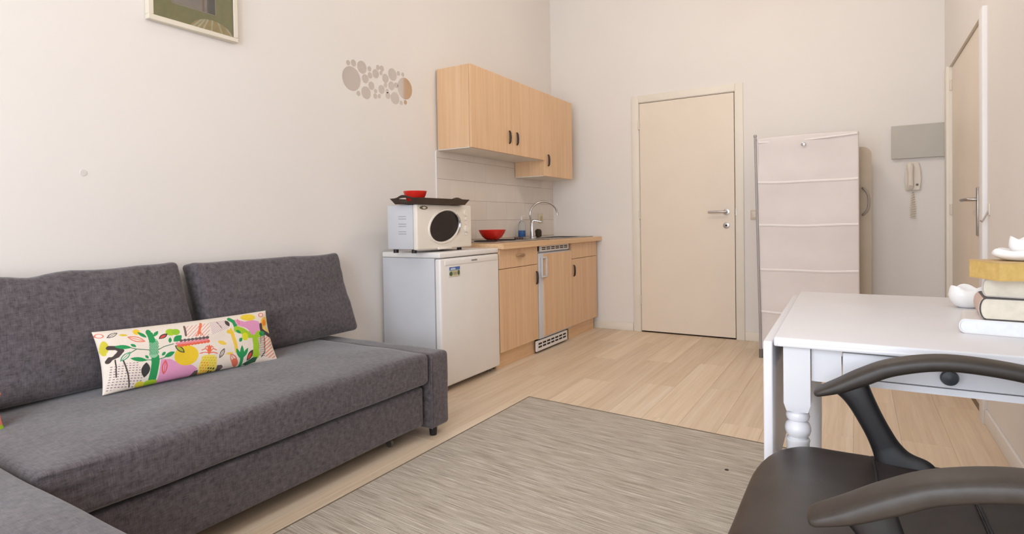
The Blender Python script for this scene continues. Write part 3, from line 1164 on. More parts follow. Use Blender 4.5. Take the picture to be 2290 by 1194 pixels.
base_cab(3.395, 3.955, 'beech base cabinet between the two fridges, with a bronze drawer pull', 3.925, True)
base_cab(4.575, 5.135, 'beech base cabinet at the back wall end, narrow drawer front without a pull', 4.612, False)

# under-counter fridge with a wood-fronted door
uf = empty('undercounter_fridge', (-2.4, 4.26, 0), 'built-in fridge with beech door panel, white frame and slotted grilles', 'fridge')
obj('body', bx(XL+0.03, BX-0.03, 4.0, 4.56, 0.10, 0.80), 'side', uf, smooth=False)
fd = obj('door', bx(BX-0.03, BX+0.004, 3.968, 4.56, 0.112, 0.785, 0.004), 'side', uf)
obj('door_panel', bx(BX+0.0035, BX+0.010, 4.035, 4.553, 0.125, 0.778), 'beech', fd, smooth=False)
bm = BM()
for q in ((3.99, 4.075, 0.745, 0.757), (3.99, 4.075, 0.595, 0.607), (3.99, 4.002, 0.607, 0.745), (4.063, 4.075, 0.607, 0.745)):
    box(bm, BX+0.008, BX+0.024, q[0], q[1], q[2], q[3], 0.002, 1)
obj('handle_frame', bm, 'side', fd)


def grille(y0, y1, z0, z1, x, n):
    g = obj('grille', bx(x-0.015, x, y0, y1, z0, z1, 0.002, 1), 'white', uf)
    w_ = (y1-y0-0.04)/n
    for i in range(n):
        for k in range(2):
            ya = y0+0.02+i*w_+0.008
            za = z0+(z1-z0)*(0.30+0.30*k)
            obj('slot', bx(x-0.002, x+0.0008, ya, ya+w_-0.016, za, za+(z1-z0)*0.17), 'dark', g, smooth=False)


grille(4.02, 4.545, 0.795, 0.842, BX-0.012, 6)
grille(3.93, 4.48, 0.018, 0.100, BX-0.006, 7)
obj('recess', bx(BX-0.3, BX-0.05, 3.957, 4.573, 0.02, 0.84), 'dark', uf, smooth=False)

# worktop
bm = BM()
for q in ((XL+0.008, -2.105, 3.392, 4.597), (XL+0.008, -2.105, 5.033, Y1-0.014), (XL+0.008, -2.503, 4.597, 5.033), (-2.217, -2.105, 4.597, 5.033)):
    box(bm, q[0], q[1], q[2], q[3], 0.846, 0.884)
wt = obj('worktop', bm, 'beech_y', smooth=False)
tag(wt, 'beech-look worktop running from the white fridge to the back wall', 'worktop')

# hob with two plates
hob = empty('electric_hob', (-2.42, 3.85, 0.884), 'steel two-plate electric hob set in the worktop under the red bowl', 'hob')
obj('surface', bx(-2.60, -2.23, 3.48, 4.18, 0.884, 0.891, 0.003, 1), 'brushed', hob)
for y in (3.64, 3.92):
    obj('hot_plate', lathe(BM(), [(0.001, 0), (0.088, 0), (0.088, 0.006), (0.075, 0.009), (0.001, 0.008)], (-2.42, y, 0.891), 32), 'dark', hob)
for y in (4.07, 4.145):
    obj('knob', lathe(BM(), [(0.001, 0), (0.019, 0), (0.017, 0.018), (0.001, 0.019)], (-2.40, y, 0.891), 20), plain('hob_knob', (70, 44, 42), 0.4), hob)

# sink
sk = empty('kitchen_sink', (-2.38, 4.75, 0.884), 'stainless steel sink bowl let into the worktop beside the back wall', 'sink')
bm = BM()
sx0, sx1, sy0, sy1 = -2.58, -2.17, 4.22, 5.12
bx0, bx1, by0, by1 = -2.50, -2.22, 4.60, 5.03
for q in ((sx0, sx1, sy0, by0), (sx0, sx1, by1, sy1), (sx0, bx0, by0, by1), (bx1, sx1, by0, by1)):
    box(bm, q[0], q[1], q[2], q[3], 0.884, 0.891)
obj('rim', bm, 'brushed', sk, smooth=False)
bm = BM()
for q in ((bx0, bx1, by0, by1, 0.845, 0.848), (bx0-0.002, bx0, by0, by1, 0.845, 0.889), (bx1, bx1+0.002, by0, by1, 0.845, 0.889), (bx0, bx1, by0-0.002, by0, 0.845, 0.889), (bx0, bx1, by1, by1+0.002, 0.845, 0.889)):
    box(bm, *q)
obj('bowl', bm, 'brushed', sk, smooth=False)

# tap
TX, TY = -2.50, 4.52
tap = empty('kitchen_tap', (TX, TY, 0.891), 'chrome kitchen tap with a tall arched spout behind the sink', 'tap')
bm = BM()
lathe(bm, [(0.001, 0), (0.030, 0), (0.028, 0.008), (0.021, 0.012), (0.020, 0.14), (0.016, 0.15), (0.001, 0.151)], (TX, TY, 0.891), 24)
obj('body', bm, 'chrome', tap)
pts = [(TX, TY-0.03, 1.03), (TX, TY-0.035, 1.09)]
x_s, y_s = TX, TY-0.035
for i in range(17):
    a = PI-PI*1.02*i/16
    pts.append((x_s+0.085+0.085*math.cos(a), y_s+0.10*(1+math.cos(a)), 1.10+0.115*math.sin(a)))
pts[0] = (TX, TY, 1.0)
obj('spout', tube(BM(), pts, 0.0095, 12), 'chrome', tap)
obj('lever', tube(BM(), [(TX, TY, 1.04), (TX+0.02, TY+0.01, 1.05), (TX+0.08, TY+0.03, 1.035)], [(0.014, 0.016), (0.008, 0.014), (0.004, 0.009)], 10), 'chrome', tap)

# soap bottle behind the tap
sb = empty('soap_bottle', (-2.55, 4.42, 0.891), 'clear soap bottle with a blue label left of the tap', 'bottle')
obj('bottle_body', lathe(BM(), [(0.001, 0), (0.030, 0), (0.032, 0.01), (0.032, 0.12), (0.022, 0.145), (0.011, 0.155), (0.011, 0.165), (0.001, 0.165)], (-2.55, 4.42, 0.891), 24), 'clear', sb)
obj('label_band', lathe(BM(), [(0.0325, 0.012), (0.0330, 0.013), (0.0330, 0.068), (0.0325, 0.069)], (-2.55, 4.42, 0.891), 24), 'blue', sb)
obj('pump', tube(BM(), [(-2.55, 4.42, 1.05), (-2.55, 4.42, 1.085), (-2.52, 4.41, 1.088)], 0.006, 8), 'white', sb)
# sponge / scourer
bm = soft_box((0.05, 0.06, 0.075), 0.02, (6, 6, 6), lambda p: p*(1+0.14*wr(p, 40)), T(-2.545, 4.72, 0.93))
tag(obj('scouring_pad', bm, 'sponge', angle=80), 'dark olive scouring pad standing to the right of the tap', 'scourer')
# socket on left wall
so = empty('wall_socket', (XL+0.007, 4.90, 1.05), 'beige wall socket on the tiles seen through the tap arch', 'socket')
obj('cover_plate', bx(XL+0.007, XL+0.018, 4.862, 4.945, 1.025, 1.115, 0.003), plain('beige_plastic', (220, 206, 176), 0.4), so)
obj('outlet', lathe(BM(), [(0.001, 0), (0.024, 0), (0.022, 0.004), (0.008, 0.005), (0.001, 0.003)], (XL+0.018, 4.903, 1.07), 20, 'x'), plain('beige_plastic_dark', (196, 180, 140), 0.4), so)

# ------------------------------------------------------------------ red bowls


def bowl(name, x, y, z, r, h, label):
    prof = [(0.001, 0), (r*0.42, 0), (r*0.50, 0.004), (r*0.72, h*0.30), (r*0.90, h*0.68), (r, h), (r*0.985, h+0.002), (r*0.955, h-0.002), (r*0.84, h*0.66), (r*0.66, h*0.33), (r*0.44, 0.010), (0.001, 0.008)]
    o = obj(name, lathe(BM(), prof, (x, y, z), 48), 'red')
    return tag(o, label, 'bowl', 'red bowls')


bowl('bowl', -2.42, 3.735, 0.901, 0.105, 0.075, 'red bowl standing on the electric hob')
bowl('bowl', -2.272, 2.665, 1.1545, 0.070, 0.072, 'smaller red bowl sitting in the dark tray on the microwave')

# ------------------------------------------------------------------ white fridge
fg = empty('fridge', (-2.38, 3.06, 0), 'white freestanding fridge between the sofa and the beech cabinets', 'fridge')
FY0, FY1 = 2.728, 3.388
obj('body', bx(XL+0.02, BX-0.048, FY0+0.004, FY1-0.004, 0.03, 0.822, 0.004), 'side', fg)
obj('lid', bx(XL+0.02, BX-0.002, FY0, FY1, 0.823, 0.857, 0.008, 3), 'white', fg)
fdo = obj('door', bx(BX-0.044, BX, FY0+0.002, FY1-0.002, 0.035, 0.818, 0.012, 4), 'white', fg)
obj('handle_strip', bx(BX-0.010, BX+0.004, FY0+0.045, FY1-0.02, 0.775, 0.806, 0.004, 3), 'white', fdo)
obj('badge', bx(BX+0.003, BX+0.0048, 3.05, 3.115, 0.788, 0.797), plain('badge_grey', (150, 146, 146), 0.4, 0.5), fdo, smooth=False)
obj('gasket', bx(BX-0.048, BX-0.043, FY0+0.008, FY1-0.008, 0.04, 0.815), plain('gasket', (150, 148, 150), 0.7), fg, smooth=False)
for (x, y) in ((BX-0.07, FY0+0.05), (BX-0.07, FY1-0.05), (XL+0.08, FY0+0.05), (XL+0.08, FY1-0.05)):
    obj('foot', lathe(BM(), [(0.001, 0), (0.018, 0), (0.018, 0.03), (0.001, 0.03)], (x, y, 0), 14), 'castor', fg)


def magnet_art(P):
    P.put(P.Y < 0.30, (70, 110, 190))
    P.ell(0.35, 0.2, 0.25, 0.12, (200, 214, 235))
    P.put((P.Y > 0.30) & (P.Y < 0.40), (150, 175, 190))
    P.poly([(0.1, 0.95), (0.1, 0.45), (0.5, 0.35), (0.9, 0.45), (0.9, 0.95)], (214, 200, 160))
    P.put((P.Y > 0.55) & (P.Y < 0.85) & ((P.X*8 % 1) < 0.35), (96, 96, 70))
    P.ell(0.15, 0.7, 0.12, 0.25, (70, 104, 60))
    P.ell(0.88, 0.65, 0.1, 0.28, (70, 96, 60))


mg = empty('fridge_magnet', (BX, 2.87, 0.70), 'souvenir magnet with blue sky and buildings on the white fridge door', 'magnet')
obj('plaque', bx(BX+0.0003, BX+0.0035, 2.812, 2.925, 0.703, 0.765, 0.001, 1), 'cream', mg)
art_sheet('picture', BX+0.0038, 2.814, 2.923, 0.705, 0.763, 60, 44, magnet_art, (222, 214, 190), mg)

# ------------------------------------------------------------------ microwave
mw = empty('microwave', (-2.35, 2.88, 0.857), 'white microwave with an oval dark window standing on the white fridge', 'microwave')
MX, MY0, MY1, MZ0, MZ1 = -2.215, 2.612, 3.165, 0.876, 1.146
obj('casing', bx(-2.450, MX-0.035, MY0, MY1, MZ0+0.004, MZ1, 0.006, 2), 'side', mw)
fp = obj('front_panel', bx(MX-0.034, MX, MY0-0.002, MY1+0.002, MZ0, MZ1+0.003, 0.010, 3), 'whitep', mw)


def tilted_ellipse(x0, x1, cy, cz, a, b_, ang, seg=56, inner=None):
    bm = BM()
    A = math.radians(ang)

    def pt(t, a_, b2, x):
        u, v = a_*math.cos(t), b2*math.sin(t)
        return (x, cy+u*math.cos(A)-v*math.sin(A), cz+u*math.sin(A)+v*math.cos(A))
    if inner is None:
        ra = [[bm.verts.new(pt(2*PI*k/seg, a, b_, x)) for k in range(seg)] for x in (x0, x1)]
        bm.faces.new(ra[0]); bm.faces.new(list(reversed(ra[1])))
        for k in range(seg):
            bm.faces.new((ra[0][k], ra[0][(k+1) % seg], ra[1][(k+1) % seg], ra[1][k]))
    else:
        L = [[bm.verts.new(pt(2*PI*k/seg, a_, b2, x)) for k in range(seg)] for (a_, b2, x) in ((a, b_, x0), (a-0.004, b_-0.004, x1), (a-inner+0.004, b_-inner+0.004, x1), (a-inner, b_-inner, x0))]
        for q in range(4):
            r0, r1 = L[q], L[(q+1) % 4]
            for k in range(seg):
                bm.faces.new((r0[k], r0[(k+1) % seg], r1[(k+1) % seg], r1[k]))
    return bm


obj('window', tilted_ellipse(MX-0.002, MX+0.0015, 2.872, 1.016, 0.150, 0.092, 13), 'ovenwin', mw)
obj('window_bezel', tilted_ellipse(MX-0.002, MX+0.008, 2.872, 1.016, 0.166, 0.108, 13, inner=0.016), 'whitep', mw)
bm = BM()
pts = []
for i in range(13):
    a = math.radians(-42+84*i/12)
    pts.append((MX+0.010, 2.885+0.140*math.cos(a), 1.024+0.098*math.sin(a)))
obj('door_handle', tube(bm, pts, [0.003+0.004*math.sin(PI*i/12) for i in range(13)], 8), 'chrome', mw)
obj('badge', tilted_ellipse(MX-0.001, MX+0.0025, 2.672, 1.128, 0.036, 0.011, 0), plain('badge_olive', (112, 108, 80), 0.4, 0.3), mw)
obj('badge_face', tilted_ellipse(MX+0.002, MX+0.0032, 2.675, 1.128, 0.016, 0.006, 0), 'whitep', mw)
for (zc, r_, hh) in ((1.100, 0.021, 0.008), (1.062, 0.011, 0.010), (1.035, 0.012, 0.006), (0.995, 0.022, 0.014), (0.962, 0.009, 0.006)):
    k = obj('knob', lathe(BM(), [(0.001, 0), (r_, 0), (r_*0.92, hh), (0.001, hh)], (MX, 3.10, zc), 24, 'x'), 'whitep', mw)
obj('door_release', bx(MX-0.002, MX+0.006, 2.80, 2.94, MZ0-0.004, MZ0+0.012, 0.004), 'whitep', mw)
for k in range(3):
    for j in range(2):
        zc = 1.075-0.045*k-0.014*j
        obj('vent_slot', bx(-2.36, -2.30, MY0-0.0015, MY0+0.002, zc, zc+0.004), plain('vent_shadow', (170, 166, 168), 0.6) if (k+j) == 0 else bpy.data.materials['vent_shadow'], mw, smooth=False)
for (x, y) in ((MX-0.06, MY0+0.04), (MX-0.06, MY1-0.06), (-2.42, MY0+0.04), (-2.42, MY1-0.06)):
    obj('foot', lathe(BM(), [(0.001, 0), (0.016, 0), (0.016, 0.021), (0.001, 0.021)], (x, y, 0.857), 14), 'black', mw)

# ------------------------------------------------------------------ tray on the microwave
ty0, ty1, tx0, tx1, tz = 2.56, 3.07, -2.378, -2.160, 1.1495
tr = empty('serving_tray', ((tx0+tx1)/2, (ty0+ty1)/2, tz), 'dark brown tray with flared sides and handle holes on the microwave', 'tray')
bm = BM()
fl, hh, th = 0.022, 0.034, 0.004
obj('tray_base', bx(tx0+fl, tx1-fl, ty0+fl, ty1-fl, tz, tz+th), 'tray', tr, smooth=False)


def flared_wall(A, B_, C_, D_, hole, out):
    """outer sheet A(bottom start) B(bottom end) C(top end) D(top start); raised arched grip with a hole in the middle"""
    bm = BM()
    A, B_, C_, D_ = map(Vector, (A, B_, C_, D_))
    n = 48
    off = Vector(out)*th
    vals = []
    for i in range(n+1):
        t = i/n
        top = 1.0
        lo, hi = None, None
        if hole:
            g = math.exp(-((t-0.5)/0.20)**2)
            top = 1.0+0.52*g
            w_ = (t-0.5)/0.24
            if abs(w_) < 1:
                hgt_ = 0.34*math.sqrt(1-w_*w_)
                lo, hi = 0.70-hgt_, 0.70+hgt_
        vals.append((t, top, lo, hi))

    def P(t, s):
        b_ = A.lerp(B_, t); tp = D_.lerp(C_, t)
        return b_+(tp-b_)*s
    for i in range(n):
        (t0, T0, l0, h0), (t1_, T1, l1, h1) = vals[i], vals[i+1]
        strips = [((0, 0), (T0, T1))]
        if l0 is not None or l1 is not None:
            a0, a1 = (l0 if l0 is not None else 0.70), (l1 if l1 is not None else 0.70)
            b0, b1 = (h0 if h0 is not None else 0.70), (h1 if h1 is not None else 0.70)
            strips = [((0, 0), (a0, a1)), ((b0, b1), (T0, T1))]
        for (s0, s1), (e0, e1) in strips:
            q = [P(t0, s0), P(t1_, s1), P(t1_, e1), P(t0, e0)]
            f_ = [bm.verts.new(p) for p in q]
            g_ = [bm.verts.new(p+off) for p in q]
            bm.faces.new(f_); bm.faces.new(list(reversed(g_)))
            for k in range(4):
                a, b2 = f_[k], f_[(k+1) % 4]
                bm.faces.new((a, b2, g_[(k+1) % 4], g_[k]))
    bmesh.ops.remove_doubles(bm, verts=bm.verts, dist=1e-6)
    return bm


b0 = [(tx0+fl, ty0+fl, tz), (tx1-fl, ty0+fl, tz), (tx1-fl, ty1-fl, tz), (tx0+fl, ty1-fl, tz)]
b1 = [(tx0, ty0, tz+hh), (tx1, ty0, tz+hh), (tx1, ty1, tz+hh), (tx0, ty1, tz+hh)]
for i, (hole, out) in enumerate(((True, (0, 1, 0.2)), (False, (-1, 0, 0.2)), (True, (0, -1, 0.2)), (False, (1, 0, 0.2)))):
    j = (i+1) % 4
    obj('tray_side', flared_wall(b0[i], b0[j], b1[j], b1[i], hole, out), 'tray', tr, smooth=False)

# ------------------------------------------------------------------ cloth wardrobe
WY = 4.60
wd = empty('cloth_wardrobe', (-0.31, WY+0.2, 0), 'pale cloth-covered wardrobe with horizontal seams between the door and intercom', 'wardrobe')
WX0, WX1, WZ = -0.635, 0.012, 1.628
WD = 0.34


def wd_def(p):
    q = p.copy()
    if p.y < 0:
        q.y += 0.010*wr((p.x, 0, p.z), 3.5, 2)+0.004*math.cos(p.z*20)
    if p.z > 0.7:
        q.z += 0.010*math.cos(p.x*5)*((p.z-0.7)/0.1)*0.6-0.006
    if p.x < 0:
        q.x += 0.006*wr(p, 3, 9)-0.004*p.z
    return q


obj('cloth_cover', soft_box((WX1-WX0, WD, WZ-0.06), 0.012, (24, 8, 40), wd_def, T((WX0+WX1)/2, WY+WD/2+0.002, 0.06+(WZ-0.06)/2)), 'wardrobe', wd, angle=80)
for zc in (1.297, 0.982, 0.657, 0.343):
    pts = []
    for i in range(25):
        t = i/24
        x = WX0+0.006+t*(WX1-WX0-0.012)
        z = zc-0.006*math.sin(PI*t)+0.002*math.sin(9*t+zc*7)
        p = Vector((x-(WX0+WX1)/2, -WD/2, z-0.06-(WZ-0.06)/2))
        qd = wd_def(p)
        pts.append((x, qd.y+WY+WD/2+0.001, z))
    obj('seam', tube(BM(), pts, [(0.009, 0.004)]*25, 8, up=(0, 0, 1)), 'seam', wd)
pts = []
for i in range(25):
    t = i/24
    x = WX0+0.01+t*(WX1-WX0-0.02)
    z = 1.592+0.012*t-0.010*math.sin(PI*t)
    pts.append((x, WY-0.003+0.006*math.sin(6*t), z))
obj('seam', tube(BM(), pts, [(0.006, 0.003)]*25, 8, up=(0, 0, 1)), 'seam', wd)
obj('seam', tube(BM(), [(WX0+0.012, WY-0.002, 0.08), (WX0+0.014, WY+0.001, 0.6), (WX0+0.004, WY-0.002, 1.2), (WX0+0.001, WY-0.002, 1.60)], 0.005, 8), 'seam', wd)
ppole = BM()
tube(ppole, [(WX0+0.018, WY-0.008, 0.0), (WX0+0.004, WY-0.010, 0.8), (WX0-0.010, WY-0.010, 1.635)], 0.009, 10)
lathe(ppole, [(0.001, -0.012), (0.010, -0.008), (0.013, 0), (0.010, 0.009), (0.001, 0.012)], (WX0-0.010, WY-0.010, 1.640), 14)
obj('pole', ppole, 'pole', wd)
for (x, y) in ((WX0+0.018, WY-0.008), (WX1-0.02, WY+0.02), (WX0+0.02, WY+WD-0.02), (WX1-0.02, WY+WD-0.02)):
    obj('foot', lathe(BM(), [(0.001, 0), (0.014, 0), (0.013, 0.065), (0.001, 0.066)], (x, y, 0), 12), 'castor', wd)
bm = BM()
tube(bm, [(-0.326+0.014*math.cos(a), WY-0.012, 1.555+0.010*math.sin(a)) for a in [2*PI*k/16 for k in range(16)]], 0.003, 8, closed=True)
lathe(bm, [(0.001, -0.006), (0.006, -0.006), (0.006, 0.002), (0.001, 0.002)], (-0.322, WY-0.010, 1.556), 12, 'y')
obj('ring_clip', bm, 'chrome', wd)

# beige board with C-shaped handle behind the wardrobe
bd = empty('folding_board', (-0.1, 5.02, 0), 'tall beige board with a grey C-shaped handle standing behind the cloth wardrobe', 'board')
poly = [(-0.30, 0.0), (0.086, 0.0), (0.092, 1.46)]
for k in range(7):
    a = PI/2*k/6
    poly.append((0.032+0.06*math.cos(a), 1.49+0.06*math.sin(a)))
poly += [(-0.30, 1.55)]
bm = prism(BM(), poly, 5.0, 5.03, 'y')
obj('panel', bm, 'board', bd, smooth=False)
pts = [(0.036, 4.998, 1.245), (0.040, 4.975, 1.243), (0.058, 4.965, 1.218), (0.070, 4.962, 1.19), (0.074, 4.962, 1.15), (0.070, 4.962, 1.10), (0.058, 4.965, 1.072), (0.040, 4.975, 1.05), (0.036, 4.998, 1.048)]
obj('handle', tube(BM(), pts, 0.0085, 10), plain('handle_grey', (176, 166, 158), 0.4), bd)

# light switch left of the wardrobe
sw = empty('light_switch', (-0.73, Y1, 1.03), 'cream light switch on the back wall between door and wardrobe', 'switch')
obj('cover_plate', bx(-0.770, -0.692, Y1-0.011, Y1, 1.025, 1.105, 0.003), plain('switch_cream', (214, 200, 180), 0.4), sw)
obj('rocker', bx(-0.755, -0.707, Y1-0.015, Y1-0.010, 1.04, 1.09, 0.002), 'cream', sw)

# grey cover box
gb = empty('meter_box', (0.38, Y1, 1.459), 'plain grey rectangular cover panel on the back wall above the intercom', 'box')
obj('housing', bx(0.224, 0.538, Y1-0.02, Y1, 1.465, 1.698, 0.001, 1), 'cream', gb, smooth=False)
obj('cover', bx(0.220, 0.5435, Y1-0.032, Y1-0.02, 1.459, 1.703, 0.0015, 1), 'grey', gb, smooth=False)

# intercom
ic = empty('intercom', (0.352, Y1, 1.216), 'cream wall intercom handset with dangling cord under the grey panel', 'intercom')
poly = [(0.308, 1.222), (0.395, 1.222), (0.402, 1.30), (0.398, 1.38), (0.386, 1.430), (0.318, 1.430), (0.306, 1.38), (0.302, 1.30)]
bm = prism(BM(), poly, Y1-0.026, Y1-0.001, 'y')
bmesh.ops.bevel(bm, geom=bm.edges[:], offset=0.004, segments=2, affect='EDGES')
obj('housing', bm, 'cream', ic)
bm = BM()
pts = [(0.333, Y1-0.034, 1.415), (0.335, Y1-0.050, 1.39), (0.336, Y1-0.048, 1.35), (0.336, Y1-0.046, 1.30), (0.335, Y1-0.050, 1.26), (0.333, Y1-0.034, 1.235)]
obj('handset', tube(bm, pts, [(0.012, 0.020), (0.014, 0.021), (0.010, 0.017), (0.010, 0.017), (0.014, 0.021), (0.012, 0.020)], 14, up=(0, 1, 0)), 'cream', ic)
obj('call_button', lathe(BM(), [(0.001, 0), (0.009, 0), (0.008, -0.003), (0.001, -0.004)], (0.378, Y1-0.026, 1.262), 16, 'y'), plain('button_grey', (110, 102, 98), 0.5), ic)
pts = []
for i in range(121):
    t = i/120
    z = 1.225-0.21*t
    rr = 0.004+0.012*min(1, t*1.6)
    a = t*2*PI*12
    pts.append((0.352+rr*math.cos(a), Y1-0.020+0.008*math.sin(a), z))
obj('cord', tube(BM(), pts, 0.0028, 6), plain('cord_cream', (222, 208, 182), 0.5), ic)

# small wall hook on the right wall
hk = empty('wall_hook', (XR, 3.55, 1.02), 'small cream hook on the right wall beside the door frame', 'hook')
obj('back_plate', bx(XR-0.005, XR, 3.535, 3.575, 1.03, 1.085, 0.002), 'trim', hk)
obj('hook', tube(BM(), [(XR-0.004, 3.555, 1.05), (XR-0.018, 3.552, 1.02), (XR-0.030, 3.545, 0.998), (XR-0.040, 3.535, 1.006)], 0.004, 8), plain('hook_grey', (186, 172, 166), 0.4), hk)

# ------------------------------------------------------------------ drop-leaf table
TX0, TX1, TY0, TY1, TZ = -0.171, 0.534, 1.480, 2.450, 0.750
tb = empty('drop_leaf_table', ((TX0+TX1)/2, (TY0+TY1)/2, 0), 'white drop-leaf table with turned legs and one drawer, against the right wall', 'table')
PIV = Vector((TX0, TY0, 0))
TROT = Matrix.Rotation(math.radians(1.0), 3, 'Z')


def troty(bm):
    for v in bm.verts:
        v.co = PIV+TROT @ (v.co-PIV)
    return bm


bm = BM()
prof = [(0.0, 0.750), (0.0, 0.7445), (-0.003, 0.741), (-0.005, 0.738), (-0.005, 0.732), (-0.001, 0.728)]
box(bm, TX0, TX1, TY0, TY1, 0.728, 0.750, 0.004, 3)
obj('table_top', troty(bm), 'table', tb)
bm = BM()
box(bm, TX0+0.008, TX1-0.008, TY0-0.004, TY0+0.01, 0.729, 0.739, 0.003, 2)
obj('edge_moulding', troty(bm), 'table', tb)
bm = BM(); box(bm, TX0-0.024, TX0-0.003, TY0+0.004, TY1-0.02, 0.400, 0.738, 0.004, 3)
obj('leaf', troty(bm), 'table', tb)
ax0, ax1, ay0, ay1 = TX0+0.078, TX1-0.078, TY0+0.030, TY1-0.06
bm = BM()
dx0, dx1 = -0.030, 0.358
box(bm, ax0, dx0-0.002, ay0, ay0+0.018, 0.648, 0.728)
box(bm, dx1+0.002, ax1, ay0, ay0+0.018, 0.648, 0.728)
box(bm, dx0-0.002, dx1+0.002, ay0, ay0+0.018, 0.648, 0.662)
obj('front_apron', troty(bm), 'table', tb, smooth=False)
bm = BM(); box(bm, ax0-0.01, ax1+0.01, ay1-0.018, ay1, 0.648, 0.728)
obj('rear_apron', troty(bm), 'table', tb, smooth=False)
for xx in (TX0+0.030, TX1-0.048):
    bm = BM(); box(bm, xx, xx+0.018, ay0+0.04, ay1-0.03, 0.648, 0.728)
    obj('side_apron', troty(bm), 'table', tb, smooth=False)
bm = BM(); box(bm, dx0, dx1, ay0-0.001, ay0+0.02, 0.664, 0.721, 0.003, 2)
dw = obj('drawer', troty(bm), 'table', tb)
kb = BM()
lathe(kb, [(0.001, 0.004), (0.006, 0.002), (0.006, -0.010), (0.013, -0.016), (0.0165, -0.022), (0.014, -0.029), (0.001, -0.031)], (0.164, ay0, 0.691), 24, 'y')
obj('knob', troty(kb), 'knob', dw)


def table_leg(x, y):
    bm = BM()
    # square block with chamfered lower shoulders
    s = 0.0285
    prof_sq = [(s, 0.727), (s, 0.592), (s*0.80, 0.572)]
    rings = []
    for (r_, z) in prof_sq:
        rings.append([bm.verts.new((x+sx*r_, y+sy*r_, z)) for sx, sy in ((-1, -1), (1, -1), (1, 1), (-1, 1))])
    bm.faces.new(rings[0]); bm.faces.new(list(reversed(rings[-1])))
    for a, b_ in zip(rings[:-1], rings[1:]):
        for k in range(4):
            bm.faces.new((a[k], a[(k+1) % 4], b_[(k+1) % 4], b_[k]))
    prof = [(0.001, 0.576), (0.0195, 0.574), (0.0195, 0.569), (0.024, 0.566), (0.0262, 0.558), (0.024, 0.550), (0.0195, 0.547),
            (0.0205, 0.545), (0.0255, 0.540), (0.0285, 0.530), (0.0285, 0.524), (0.0255, 0.514), (0.0215, 0.509), (0.0215, 0.505), (0.0255, 0.503), (0.0262, 0.500), (0.0250, 0.495),
            (0.0248, 0.44), (0.0242, 0.30), (0.0215, 0.12), (0.0200, 0.09), (0.0245, 0.08), (0.0250, 0.068), (0.0190, 0.058), (0.0200, 0.04), (0.0180, 0.0095 if x < 0.3 else 0.0), (0.001, 0.0095 if x < 0.3 else 0.0)]
    lathe(bm, prof, (x, y, 0), 28)
    return obj('leg', troty(bm), 'table', tb, angle=35)


for (x, y) in ((-0.1235, TY0+0.045), (TX1-0.026, TY0+0.045), (-0.1235, TY1-0.055), (TX1-0.026, TY1-0.055)):
    table_leg(x, y)

# ------------------------------------------------------------------ books on the table


def book(x0, y0, L, Wd, T_, z, rotdeg, cover, page, label, hard=True, spine_r=0.012, spine=None):
    """spine on the -X side, page ends on the -Y side; (x0, y0) is the front-left corner"""
    b = empty('book', (x0, y0, z), label, 'book', 'books stacked on the table')
    R3 = Matrix.Rotation(math.radians(rotdeg), 3, 'Z')
    pv = Vector((x0, y0, 0))

    def rr(bm):
        for v in bm.verts:
            v.co = pv+R3 @ (v.co-pv)
        return bm
    c = 0.0028 if hard else 0.0006
    # cover: C-shaped outline extruded along Y
    out = [(L, z), (spine_r, z)]
    for k in range(1, 8):
        a = -PI/2-PI*k/8
        out.append((spine_r+spine_r*math.cos(a), z+T_/2+T_/2*math.sin(a)))
    out += [(spine_r, z+T_), (L, z+T_), (L, z+T_-c), (spine_r, z+T_-c)]
    for k in range(7, 0, -1):
        a = -PI/2-PI*k/8
        out.append((spine_r+(spine_r-c)*math.cos(a), z+T_/2+(T_/2-c)*math.sin(a)))
    out += [(spine_r, z+c), (L, z+c)]
    bm = BM()
    prism(bm, [(x0+a, b_) for a, b_ in out], y0, y0+Wd, 'y')
    obj('cover', rr(bm), cover, b, angle=50)
    if spine:
        ou, inn = [], []
        for k in range(1, 8):
            a = -PI/2-PI*k/8
            ou.append((x0+spine_r+(spine_r+0.0012)*math.cos(a), z+T_/2+(T_/2+0.0002)*math.sin(a)))
            inn.append((x0+spine_r+spine_r*math.cos(a), z+T_/2+T_/2*math.sin(a)))
        bm = BM()
        prism(bm, ou+inn[::-1], y0+0.0015, y0+Wd-0.0015, 'y')
        obj('spine', rr(bm), spine, b, angle=50)
    ins = 0.004 if hard else 0.0
    pg = [(L-ins-0.001, z+c), (spine_r, z+c)]
    for k in range(1, 8):
        a = -PI/2-PI*k/8
        pg.append((spine_r+(spine_r-c)*math.cos(a)*0.96, z+T_/2+(T_/2-c)*math.sin(a)))
    pg += [(spine_r, z+T_-c), (L-ins-0.001, z+T_-c)]
    bm = BM()
    prism(bm, [(x0+a, b_) for a, b_ in pg], y0+ins*0.3+0.0002, y0+Wd-ins, 'y')
    obj('page_block', rr(bm), page, b, angle=50)
    return b


zb = TZ+0.0005
book(0.207, 1.725, 0.24, 0.17, 0.034, zb, -8, 'cover_w', 'pagew', 'white hardback at the bottom of the stack on the table', True, 0.012)
book(0.245, 1.722, 0.22, 0.15, 0.052, zb+0.0345, -4, 'cover_b', 'page', 'thick black-covered hardback, second from the bottom of the stack', True, 0.013, plain('dusty_pink_spine', (214, 186, 172), 0.6))
book(0.252, 1.742, 0.20, 0.14, 0.042, zb+0.087, -14, 'cover_g', 'page', 'pale grey book third up in the stack, cream pages showing', True, 0.010)
